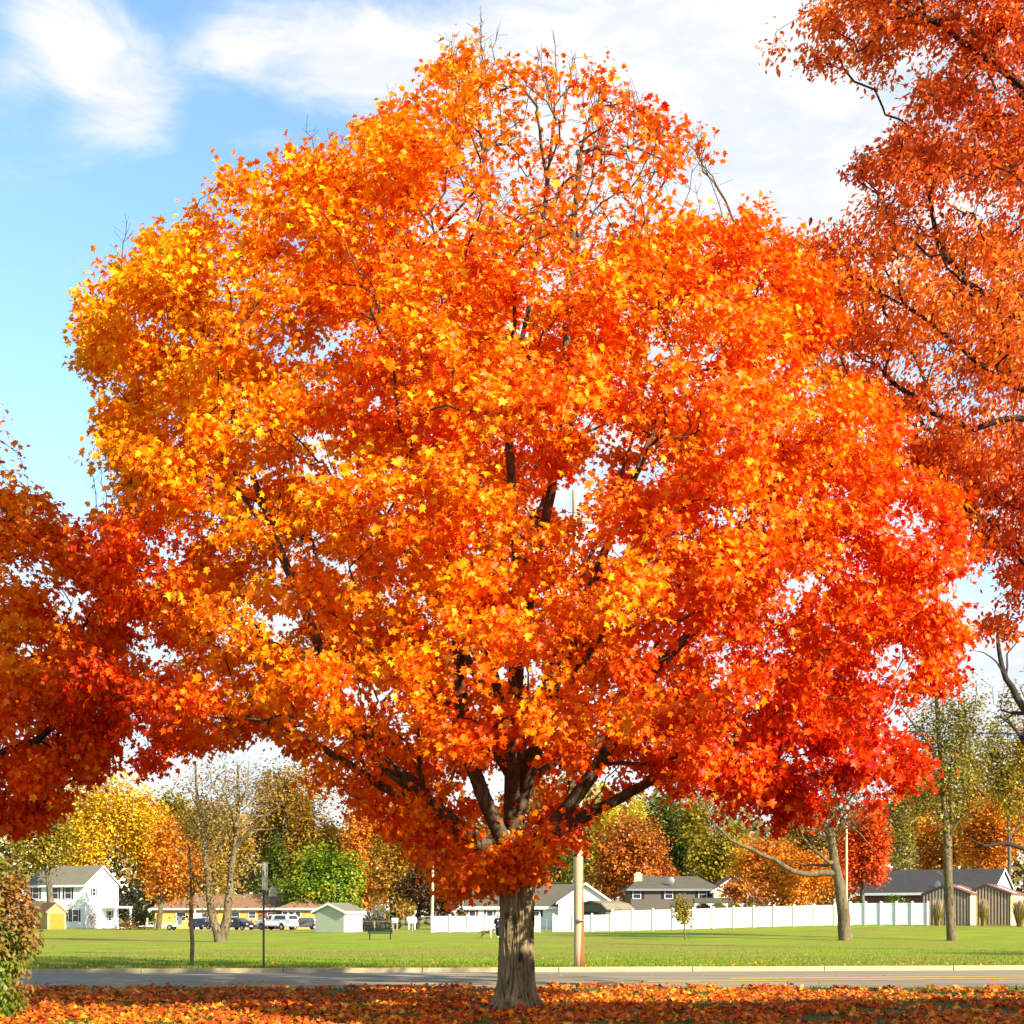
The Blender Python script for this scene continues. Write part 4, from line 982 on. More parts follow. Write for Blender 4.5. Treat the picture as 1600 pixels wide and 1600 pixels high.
def plume_grass(label, px, D, top, hw, seed):
    """fountain of blades with tan plumes"""
    rng = np.random.default_rng(seed); root = empty('plume_grass', (0, 0, 0), 0, label, 'ornamental grass', 'ornamental grasses before the striped sheds')
    cx = W(px, D); z0 = gz(cx, D); H = Z(top, D)-z0; R = hw*D/F
    def blades(n, h0, h1, w, pal, nm, lean):
        P = []; Fc = []; C = []
        for k in range(n):
            a = rng.uniform(0, 2*math.pi); r = rng.uniform(0, .35)*R; l = rng.uniform(.2, 1)*R*lean; h = rng.uniform(h0, h1)*H
            b = np.array((cx+r*math.cos(a), D+r*math.sin(a), z0)); d = np.array((math.cos(a), math.sin(a), 0)); s = np.array((-math.sin(a+rng.uniform(-1, 1)), math.cos(a), 0))*w
            p = [b, b+d*l*.35+np.array((0, 0, h*.6)), b+d*l+np.array((0, 0, h))]; q = len(P)
            P += [p[0]-s, p[0]+s, p[1]-s*1.3, p[1]+s*1.3, p[2]]; Fc += [(q, q+1, q+3, q+2), (q+2, q+3, q+4)]
            c = palette(rng.uniform(0, 1, 1), pal)[0]; C += [c]*5
        me = bpy.data.meshes.new(nm); me.from_pydata([tuple(x) for x in P], [], Fc); me.materials.append(M['far_leaf'])
        ca = me.attributes.new('leaf_color', 'FLOAT_COLOR', 'POINT'); ca.data.foreach_set('color', np.column_stack([np.array(C), np.ones(len(C))]).astype(np.float32).reshape(-1))
        o = bpy.data.objects.new(nm, me); COL.objects.link(o); o.parent = root
    blades(420, .35, .75, .022, [(0, (.30, .24, .05)), (.5, (.20, .20, .03)), (1, (.34, .20, .05))], 'blades', .9)
    blades(260, .7, 1.0, .03, [(0, (.55, .42, .25)), (1, (.42, .28, .14))], 'plumes', .8)
plume_grass('plume grass clump half behind the tall slim park tree', 1466, 124, 1402, 12, 5)
plume_grass('slender plume grass clump against the middle of the striped shed', 1537, 124, 1402, 9, 6)
plume_grass('widest plume grass clump beside the cream shed wall', 1594, 123, 1400, 15, 7)

# ---- buildings
def gable(par, x0, x1, y0, y1, z0, ze, zr, axis, wall, roof, trim=None, over=.4, rake=.35, names=('wall', 'roof')):
    """walls with gable ends under a two slope roof; ridge along x or y"""
    b = MB()
    if axis == 'x':
        ym = (y0+y1)/2; b.prism([(y0, z0), (y1, z0), (y1, ze), (ym, zr), (y0, ze)], 0, x0, x1)
    else:
        xm = (x0+x1)/2; b.prism([(x0, z0), (x1, z0), (x1, ze), (xm, zr), (x0, ze)], 1, y0, y1)
    b.build(names[0], wall, par)
    r = MB(); th = .14; lift = .03
    if axis == 'x': lo, hi, mid, e0, e1 = y0, y1, ym, x0-rake, x1+rake
    else: lo, hi, mid, e0, e1 = x0, x1, xm, y0-rake, y1+rake
    sl = (zr-ze)/(mid-lo)
    za = ze-over*sl+lift
    poly = [(lo-over, za), (mid, zr+lift), (hi+over, za), (hi+over, za+th), (mid, zr+lift+th), (lo-over, za+th)]
    r.prism(poly, 0 if axis == 'x' else 1, e0, e1)
    ro = r.build(names[1], roof, par)
    if trim:
        t = MB(); k = .16
        for s in (lo-over-.03, hi+over):                    # eave boards and gutters
            if axis == 'x': t.box(e0, e1, s, s+.03, za-k, za+th-.02)
            else: t.box(s, s+.03, e0, e1, za-k, za+th-.02)
        for e in (e0-.03, e1):                               # rake boards
            for (a, c) in (((lo-over, za), (mid, zr+lift)), ((mid, zr+lift), (hi+over, za))):
                t.prism([(a[0], a[1]-.10), (c[0], c[1]-.10), (c[0], c[1]+th-.01), (a[0], a[1]+th-.01)], 0 if axis == 'x' else 1, e, e+.03)
        t.build('fascia', trim, par)
    return ro
def hip(par, x0, x1, y0, y1, z0, ze, zr, wall, roof, trim=None, over=.5, inset=None, names=('wall', 'roof')):
    b = MB(); b.box(x0, x1, y0, y1, z0, ze); b.build(names[0], wall, par)
    i = inset if inset is not None else (y1-y0)/2+over
    X0, X1, Y0, Y1 = x0-over, x1+over, y0-over, y1+over; ym = (Y0+Y1)/2; e = ze+.01
    r = MB(); vs = [(X0, Y0, e), (X1, Y0, e), (X1, Y1, e), (X0, Y1, e), (X0+i, ym, zr), (X1-i, ym, zr), (X0, Y0, e+.1), (X1, Y0, e+.1), (X1, Y1, e+.1), (X0, Y1, e+.1), (X0+i, ym, zr+.1), (X1-i, ym, zr+.1)]
    r.add(vs, [(3, 2, 1, 0), (6, 7, 11, 10), (7, 8, 11), (8, 9, 10, 11), (9, 6, 10), (0, 1, 7, 6), (1, 2, 8, 7), (2, 3, 9, 8), (3, 0, 6, 9)])
    ro = r.build(names[1], roof, par)
    if trim:
        t = MB(); t.box(X0, X1, Y0-.03, Y0, e-.16, e+.08); t.box(X0, X1, Y1, Y1+.03, e-.16, e+.08); t.box(X0-.03, X0, Y0-.03, Y1+.03, e-.16, e+.08); t.box(X1, X1+.03, Y0-.03, Y1+.03, e-.16, e+.08)
        t.build('fascia', trim, par)
    return ro
def window(par, face, at, u, z, w, h, frame='white_paint', shut=None, shw=None, bars=1, name='window'):
    """face: front (-y), right (+x) or left (-x); at = the wall plane; u, z = centre on that plane"""
    def mk(b, u0, u1, z0, z1, d0, d1):
        if face == 'front': b.box(u0, u1, at-d1, at-d0, z0, z1)
        elif face == 'right': b.box(at+d0, at+d1, u0, u1, z0, z1)
        else: b.box(at-d1, at-d0, u0, u1, z0, z1)
    b = MB(); t = .07
    mk(b, u-w/2-t, u+w/2+t, z+h/2, z+h/2+t, -.02, .05); mk(b, u-w/2-t, u+w/2+t, z-h/2-t, z-h/2, -.02, .07)
    mk(b, u-w/2-t, u-w/2, z-h/2, z+h/2, -.02, .05); mk(b, u+w/2, u+w/2+t, z-h/2, z+h/2, -.02, .05)
    if bars: mk(b, u-w/2, u+w/2, z-.025, z+.025, -.02, .035)
    o = b.build(name, M[frame], par)
    p = MB(); mk(p, u-w/2, u+w/2, z-h/2, z+h/2, -.02, .012); p.build('pane', M['glass'], o)
    if shut:
        sw = shw or w*.42
        for s in (-1, 1):
            q = MB(); c = u+s*(w/2+t+sw/2+.02); mk(q, c-sw/2, c+sw/2, z-h/2-t, z+h/2+t, -.02, .04)
            for k in range(7): mk(q, c-sw/2+.04, c+sw/2-.04, z-h/2+h*k/7+.02, z-h/2+h*(k+1)/7-.02, .04, .055)
            q.build('shutter', M[shut], o)
    return o
def door(par, face, at, u, z0, w, h, m, frame='white_paint', knob=True, panels=0):
    def mk(b, u0, u1, za, zb, d0, d1):
        if face == 'front': b.box(u0, u1, at-d1, at-d0, za, zb)
        elif face == 'right': b.box(at+d0, at+d1, u0, u1, za, zb)
        else: b.box(at-d1, at-d0, u0, u1, za, zb)
    b = MB(); mk(b, u-w/2, u+w/2, z0, z0+h, -.02, .03)
    for k in range(panels): mk(b, u-w/2+.08, u+w/2-.08, z0+h*(k+.1)/panels, z0+h*(k+.9)/panels, .03, .045)
    o = b.build('door', M[m], par)
    f = MB(); t = .08; mk(f, u-w/2-t, u-w/2, z0, z0+h+t, -.02, .05); mk(f, u+w/2, u+w/2+t, z0, z0+h+t, -.02, .05); mk(f, u-w/2, u+w/2, z0+h, z0+h+t, -.02, .05); f.build('door_frame', M[frame], o)
    if knob:
        q = MB(); mk(q, u+w*.36, u+w*.36+.06, z0+h*.45, z0+h*.45+.06, .03, .09); q.build('handle', M['metal_grey'], o)
    return o
def chimney(par, x0, x1, y0, y1, z0, z1, m, cap='concrete_tan'):
    b = MB(); b.box(x0, x1, y0, y1, z0, z1); o = b.build('chimney', M[m], par)
    c = MB(); c.box(x0-.08, x1+.08, y0-.08, y1+.08, z1, z1+.12); c.box(x0+.15, x1-.15, y0+.15, y1-.15, z1+.12, z1+.3); c.build('chimney_cap', M[cap], o)
def dish(par, x, y, z):
    b = MB(); b.tube([(x, y, z), (x, y-.1, z+.5)], .03, 6)
    n = 14
    for k in range(3):
        r0, r1 = .45*k/3, .45*(k+1)/3
        for i in range(n):
            a, c = 2*math.pi*i/n, 2*math.pi*(i+1)/n
            def q(r, t): return (x-.1+r*math.cos(t)*.8, y-.15-.25*(.2-r*r), z+.75+r*math.sin(t))
            b.quad(q(r0, a), q(r1, a), q(r1, c), q(r0, c))
    b.tube([(x-.1, y-.15, z+.45), (x-.2, y-.6, z+.75)], .02, 5); b.build('satellite_dish', M['metal_grey'], par)

def buildings():
    # white two storey house
    D = 192; h = empty('white_house', (W(88, D), D, gz(W(88, D), D)), R_(-20), 'white two storey house with dark shutters and a pale grey gable roof', 'house')
    gable(h, -4.6, 4.6, 0, 7.4, 0, 5.95, 8.35, 'x', M['white_siding'], M['roof_pale'], M['white_paint'], .45, .25)
    for u in (-3.3, -.2, 1.9): window(h, 'front', 0, u, 4.75, .95, 1.45, shut='black_paint', shw=.24)
    for u in (1.7, 3.3): window(h, 'front', 0, u-.2, 1.75, .9, 1.5, shut='black_paint', shw=.22)
    window(h, 'right', 4.6, 1.9, 4.9, .7, .9, shut='black_paint', shw=.2); window(h, 'right', 4.6, 5.4, 1.7, .8, 1.3, shut='black_paint', shw=.2)
    door(h, 'front', 0, -1.2, .2, 1.0, 2.1, 'maroon_paint', panels=3)
    b = MB(); b.prism([(-4.9, 2.9), (.4, 2.9), (-.4, 3.7), (-4.3, 3.7)], 1, -2.2, -.02); b.build('porch_roof', M['roof_pale'], h)
    b = MB(); b.box(-4.9, .4, -2.25, -.03, 2.72, 2.9); [b.box(x, x+.14, -2.15, -2.0, 0, 2.72) for x in (-4.8, -2.3, .2)]; b.box(-4.9, .4, -2.25, -.03, 0, .2); b.build('porch', M['white_paint'], h)
    b = MB(); b.box(4.63, 7.0, 3.4, 7.2, 2.75, 3.0); [b.box(6.75, 6.95, y, y+.2, 0, 2.75) for y in (3.5, 6.9)]; b.box(4.63, 7.0, 3.4, 7.2, 0, .15); b.build('side_porch', M['white_paint'], h)
    # tan garden shed
    D = 182; h = empty('tan_shed', (W(88, D), D, gz(W(88, D), D)), R_(36), 'small tan garden shed with a bright orange door in front of the white house', 'shed')
    gable(h, -1.15, 1.25, 0, 4.6, 0, 2.25, 3.25, 'y', M['tan_wood'], M['roof_red'], M['tan_wood'], .15, .12)
    door(h, 'front', 0, .08, .05, 1.75, 1.95, 'orange_door', 'tan_wood', panels=2)
    # brick ranch
    D = 196; cx = W(400, D); z = gz(cx, D); k = D/F
    h = empty('ranch_house', (cx, D, z), 0, 'low tan brick ranch house with a brown hip roof and a cream topped chimney', 'house')
    X = lambda px: (px-400)*k
    hip(h, X(242), X(548), 0, 9.0, 0, 2.75, 4.75, M['tan_brick'], M['roof_brown'], M['white_paint'], .6, 5.2)
    hip(h, X(446), X(545), -3.2, -.02, 0, 2.74, 4.3, M['tan_brick'], M['roof_brown'], M['white_paint'], .55, 3.6)
    b = MB(); b.box(X(404), X(443), -.06, -.01, .1, 2.6); b.build('entry_panel', M['red_brick'], h)
    window(h, 'front', 0, X(394), 1.9, .9, .8); window(h, 'front', 0, X(364), 1.65, 1.7, 1.2); window(h, 'front', 0, X(318), 1.6, 1.3, 1.2); window(h, 'front', 0, X(283), 1.7, 1.2, 1.1)
    for px in (451, 461, 471): window(h, 'front', -3.2, X(px), 2.0, .62, .68, bars=0)
    door(h, 'front', 0, X(309), .05, 1.0, 2.1, 'white_paint', panels=2); door(h, 'front', -.06, X(424), .12, 1.0, 2.1, 'maroon_paint', panels=3)
    b = MB(); b.box(X(305), X(307), -.6, -.5, 0, 2.7); b.build('porch_post', M['white_paint'], h)
    chimney(h, X(413), X(426), 3.6, 4.5, 2.6, 5.45, 'cream_brick')
    # pale green garden shed
    D = 140; h = empty('green_shed', (W(516, D), D, gz(W(516, D), D)), R_(-30), 'pale green garden shed with white double doors on the park edge', 'shed')
    gable(h, -1.85, 1.65, 0, 3.0, 0, 2.05, 2.75, 'y', M['green_siding'], M['roof_pale'], M['white_paint'], .32, .25)
    for u in (.78, 2.2): door(h, 'right', 1.65, u, .08, 1.32, 1.85, 'white_paint', knob=True, panels=1)
    # white bungalow behind the fence
    D = 152; k = D/F; cx = W(800, D); z = gz(cx, D); X = lambda px: (px-800)*k; ZZ = lambda py: Z(py, D)-z
    h = empty('white_bungalow', (cx, D, z), 0, 'white bungalow with a grey roof and a blank white gable behind the fence', 'house')
    gable(h, X(727), X(905), 2.2, 10.2, 0, ZZ(1415), ZZ(1382), 'x', M['white_siding'], M['roof_grey'], M['white_paint'], .45, .3)
    gable(h, X(874), X(955), 0, 8.0, 0, ZZ(1409), ZZ(1381), 'y', M['white_siding'], M['roof_grey'], M['white_paint'], .3, .35, ('gable_wall', 'gable_roof'))
    for px in (737, 765): window(h, 'front', 2.2, X(px), ZZ(1427), .62, .55, shut='maroon_paint', shw=.22, bars=0)
    window(h, 'front', 2.2, X(838), ZZ(1424), .75, 1.0, shut='black_paint', shw=.25); door(h, 'front', 2.2, X(858), .1, .95, 2.0, 'white_paint', panels=3)
    b = MB(); b.tube([(X(873), -.1, ZZ(1411)), (X(873), -.05, 0)], .05, 6); b.build('downspout', M['white_paint'], h)
    # gambrel barn
    D = 140; k = D/F; cx = W(908, D); z = gz(cx, D); ZZ = lambda py: Z(py, D)-z
    h = empty('gambrel_shed', (cx+1.0, D, z), R_(-38), 'brown gambrel roofed shed between the white gable and the brown house', 'shed')
    pr = [(-1.7, 0), (1.7, 0), (1.7, ZZ(1424)), (1.1, ZZ(1414)), (0, ZZ(1409.5)), (-1.1, ZZ(1414)), (-1.7, ZZ(1424))]
    b = MB(); b.prism(pr, 1, 0, 4.4); b.build('wall', M['brown_siding'], h)
    top = [(p[0]*1.1, p[1]+.03) for p in pr[2:]]; b = MB(); b.prism([(p[0]*1.02, p[1]+.02) for p in top][::1]+[(p[0]*1.1, p[1]+.14) for p in top][::-1], 1, -.25, 4.65); b.build('roof', M['roof_tan'], h)
    door(h, 'front', 0, 0, .05, 1.7, 1.8, 'black_paint', 'brown_siding', panels=1)
    # brown split level
    D = 168; k = D/F; cx = W(1048, D); z = gz(cx, D); X = lambda px: (px-1048)*k; ZZ = lambda py: Z(py, D)-z
    h = empty('brown_house', (cx, D, z), 0, 'brown sided split level house with black shutters and a cream brick chimney', 'house')
    hip(h, X(986), X(1120), 0, 8.0, 0, ZZ(1390), ZZ(1369), M['brown_siding'], M['roof_grey'], M['metal_grey'], .5, 2.2)
    for px in (995, 1045, 1098): window(h, 'front', 0, X(px), ZZ(1397), .85, .98, shut='black_paint', shw=.34)
    chimney(h, X(994), X(1006), 2.2, 3.2, ZZ(1392), ZZ(1366), 'cream_brick'); dish(h, X(1051), .6, ZZ(1386))
    gable(h, X(1113), X(1176), -1.2, 6.5, 0, ZZ(1392), ZZ(1371), 'y', M['cream_siding'], M['roof_pale'], M['white_paint'], .3, .3, ('gable_wall', 'gable_roof'))
    b = MB(); b.prism([(-3.4, ZZ(1411)), (-3.4, ZZ(1409)), (-1.25, ZZ(1403)), (-1.25, ZZ(1411))], 0, X(1080), X(1182)); b.build('porch_roof', M['roof_grey'], h)
    b = MB(); [b.box(X(p), X(p)+.14, -3.3, -3.16, 0, ZZ(1411)) for p in (1080, 1104, 1128, 1152, 1179)]
    for p in (1080, 1104, 1128, 1152):
        w = X(p+24)-X(p)
        for s in range(8):
            a0 = s/8; zz = ZZ(1411)-.08-.35*(abs(a0*2-1+.125)**3); b.box(X(p)+w*a0, X(p)+w*(a0+.125), -3.26, -3.2, zz, ZZ(1411))
    b.build('porch', M['white_paint'], h)
    gable(h, X(1196), X(1246), -2.5, 4, 0, ZZ(1413), ZZ(1399), 'y', M['tan_brick'], M['roof_pale'], M['white_paint'], .3, .3, ('garage_wall', 'garage_roof'))
    # dark roofed brick house
    D = 166; k = D/F; cx = W(1462, D); z = gz(cx, D); ZZ = lambda py: Z(py, D)-z
    h = empty('brick_house', (cx, D, z), R_(-34), 'dark brick house with a long black roof and a blank white gable end', 'house')
    gable(h, -7.6, 7.6, -4.2, 4.2, 0, ZZ(1395)+.1, ZZ(1361), 'x', M['dark_brick'], M['roof_dark'], M['white_paint'], .5, .3)
    b = MB(); ze, zr = ZZ(1395)+.1, ZZ(1361); b.prism([(-4.15, ze-.3), (4.15, ze-.3), (4.15, ze-.02), (0, zr-.05), (-4.15, ze-.02)], 0, 7.61, 7.66); b.build('gable_end', M['white_siding'], h)
    chimney(h, -6.6, -5.6, .2, 1.2, ZZ(1395), ZZ(1353.5), 'red_brick', 'white_paint'); dish(h, 1.5, -3.6, ZZ(1394)); b = MB(); b.box(1.2, 1.9, -1.4, -.8, ZZ(1378), ZZ(1371)); b.build('roof_vent', M['black_paint'], h)
    for u in (-5, -1.5, 2.0): window(h, 'front', -4.2, u, 1.6, 1.4, 1.1)
    # two striped metal sheds
    for i, (px, lab) in enumerate([(1478, 'striped metal shed half hidden by the tall slim tree trunk'), (1541, 'striped metal shed beside the widest plume grass clump')]):
        D = 127+i*.4; cx = W(px, D); z = gz(cx, D); ZZ = lambda py: Z(py, D)-z
        h = empty('metal_shed', (cx, D, z), R_(-32), lab, 'shed', 'striped metal sheds')
        w = 2.05; ze, zr = ZZ(1398), ZZ(1384)
        gable(h, -w, w, 0, 5.2, 0, ze, zr, 'y', M['shed_cream'], M['shed_roof'], None, .12, .08)
        b = MB(); n = 29; zt = lambda x: ze+(zr-ze)*(1-abs(x)/w)-.06
        for j in range(n):
            x0 = -w+.06+(2*w-.12)*j/n; x1 = x0+(2*w-.12)/n
            b.mi = j % 2; d = .03 if j % 2 else .05
            b.add([(x0, -d, .05), (x1, -d, .05), (x1, -d, zt(x1)), (x0, -d, zt(x0)), (x0, -.01, .05), (x1, -.01, .05), (x1, -.01, zt(x1)), (x0, -.01, zt(x0))], [(0, 1, 2, 3), (0, 4, 5, 1), (1, 5, 6, 2), (2, 6, 7, 3), (3, 7, 4, 0)])
        b.build('striped_front', [M['shed_strip'], M['shed_brown']], h)
        t = MB(); sl = (zr-ze)/w; t.prism([(.25*w, ze+sl*.75*w+.19), (.25*w, ze+sl*.75*w+.20), (w+.1, ze-sl*.1+.20), (w+.1, ze-sl*.1+.19)], 1, 1.6, 2.4); t.build('roof_panel', M['white_paint' if i else 'shed_cream'], h)
        t = MB()
        for s in (-1, 1): t.prism([(s*(w+.13), ze-.13*sl-.1), (0, zr-.02), (0, zr+.17), (s*(w+.13), ze-.13*sl+.13)], 1, -.13, -.09)
        for s in (-1, 1): t.box(s*w-.05, s*w+.05, -.07, .03, 0, ze-.1)
        t.build('trim', M['shed_brown'], h)
    # tall house beside the photographer, beyond the frame: its roof throws the long shade over the near verge
    h = empty('neighbour_house', (25.6, 15.9, 0), math.atan(.2), 'white gabled house outside the frame that shades the near verge', 'house')
    gable(h, -15.6, 15, -4.5, 4.5, 0, 6.6, 10.5, 'x', M['white_siding'], M['roof_grey'], M['white_paint'], .4, .3)
    for u in (-12, -8, -4, 0, 4, 8): window(h, 'front', -4.5, u, 1.7, 1.1, 1.5); window(h, 'front', -4.5, u, 4.1, 1.0, 1.2)
    door(h, 'front', -4.5, -10, .1, 1.0, 2.1, 'maroon_paint', panels=3)
buildings()

# ---- fences
def panel_fence(label, pts, pitch, height, panel='cream_vinyl', group=None):
    """vinyl privacy fence: capped posts and tongue and groove panels"""
    root = empty('white_fence', (0, 0, 0), 0, label, 'fence', group)
    pts = [np.array(p, float) for p in pts]
    d = pts[1]-pts[0]; L = np.linalg.norm(d); n = max(1, round(L/pitch)); u = d/L; ang = math.atan2(u[1], u[0])
    for i in range(n+1):
        p = pts[0]+d*i/n; z = gz(p[0], p[1])
        b = MB(); b.M = Matrix.Translation((p[0], p[1], z)) @ Matrix.Rotation(ang, 4, 'Z')
        b.box(-.085, .085, -.11, .085, -.1, height+.06); b.add([(-.10, -.145, height+.06), (.10, -.145, height+.06), (.10, .10, height+.06), (-.10, .10, height+.06), (-.10, -.145, height+.1), (.10, -.145, height+.1), (.10, .10, height+.1), (-.10, .10, height+.1), (0, 0, height+.17)],
                                                                 [(3, 2, 1, 0), (0, 1, 5, 4), (1, 2, 6, 5), (2, 3, 7, 6), (3, 0, 4, 7), (4, 5, 8), (5, 6, 8), (6, 7, 8), (7, 4, 8)])
        b.build('post', M['white_vinyl'], root)
        if i < n:
            q = pts[0]+d*(i+1)/n; za, zb = z, gz(q[0], q[1]); b = MB(); W_ = L/n-.17; m = 10
            b.M = Matrix.Translation((p[0], p[1], 0)) @ Matrix.Rotation(ang, 4, 'Z')
            def sl(x): return za+(zb-za)*x/(L/n)
            for k in range(m):
                x0 = .085+W_*k/m+.004; x1 = .085+W_*(k+1)/m-.004
                y = .018
                b.add([(x0, -y, sl(x0)+.02), (x1, -y, sl(x1)+.02), (x1, y, sl(x1)+.02), (x0, y, sl(x0)+.02), (x0, -y, sl(x0)+height-.02), (x1, -y, sl(x1)+height-.02), (x1, y, sl(x1)+height-.02), (x0, y, sl(x0)+height-.02)],
                      [(0, 3, 2, 1), (4, 5, 6, 7), (0, 1, 5, 4), (1, 2, 6, 5), (2, 3, 7, 6), (3, 0, 4, 7)])
            for (h0, h1) in ((.06, .18), (height-.15, height-.01)):
                x0, x1 = .086, .084+W_; y = .03
                b.add([(x0, -y, sl(x0)+h0), (x1, -y, sl(x1)+h0), (x1, y, sl(x1)+h0), (x0, y, sl(x0)+h0), (x0, -y, sl(x0)+h1), (x1, -y, sl(x1)+h1), (x1, y, sl(x1)+h1), (x0, y, sl(x0)+h1)],
                      [(0, 3, 2, 1), (4, 5, 6, 7), (0, 1, 5, 4), (1, 2, 6, 5), (2, 3, 7, 6), (3, 0, 4, 7)])
            b.build('panel', M[panel], root)
    return root
GF = 'white vinyl privacy fence round the back gardens'
panel_fence('low white fence run between the thin pole and the maple trunk', [(W(675, 130), 130), (W(843, 130), 130)], 1.6, 1.48, group=GF)
panel_fence('short low white fence run behind the big utility pole', [(W(865, 130), 130), (W(955, 130), 130)], 1.7, 1.52, group=GF)
panel_fence('long tall white fence run behind the small young tree', [(W(957, 130), 130), (W(1304, 130), 130)], 1.88, 1.86, group=GF)
panel_fence('bright white fence run ending at the striped sheds', [(W(1305.5, 130), 130), (W(1450, 126.5), 126.5)], 1.4, 1.98, 'white_vinyl', group=GF)

def chain_fence(label, x0, x1, D, h, n, rows=9):
    root = empty('chain_fence', (0, 0, 0), 0, label, 'fence'); z = gz((x0+x1)/2, D)
    for i in range(n+1):
        x = x0+(x1-x0)*i/n; b = MB(); b.tube([(x, D, z-.05), (x, D, z+h+.04)], .035, 6); b.build('post', M['metal_grey'], root)
    b = MB(); b.tube([(x0, D, z+h), (x1, D, z+h)], .025, 6); b.build('rail', M['metal_grey'], root)
    b = MB(); s = .14
    k = int((x1-x0)/s)
    for i in range(-int(h/s), k):
        a = x0+i*s
        for sg in (1, -1):
            xa, xb = (a, a+h) if sg == 1 else (a+h, a); za, zb = z+.03, z+h
            t0 = max(0, (x0-min(xa, xb))/h); t1 = min(1, (x1-min(xa, xb))/h)
            if t1-t0 < .05: continue
            if sg == 1: p, q = (xa+h*t0, za+(zb-za)*t0), (xa+h*t1, za+(zb-za)*t1)
            else: p, q = (xb+h*t0, zb-(zb-za)*t0), (xb+h*t1, zb-(zb-za)*t1)
            b.tube([(p[0], D-.03*sg*.1, p[1]), (q[0], D-.03*sg*.1, q[1])], .0022, 3, False)
    b.build('mesh', M['metal_grey'], root)
chain_fence('chain link fence behind the park bench', W(556, 142), W(674, 142), 142, 1.0, 4)
chain_fence('chain link gate section beside the white bungalow', W(844, 136), W(864, 136), 136, 1.1, 2)

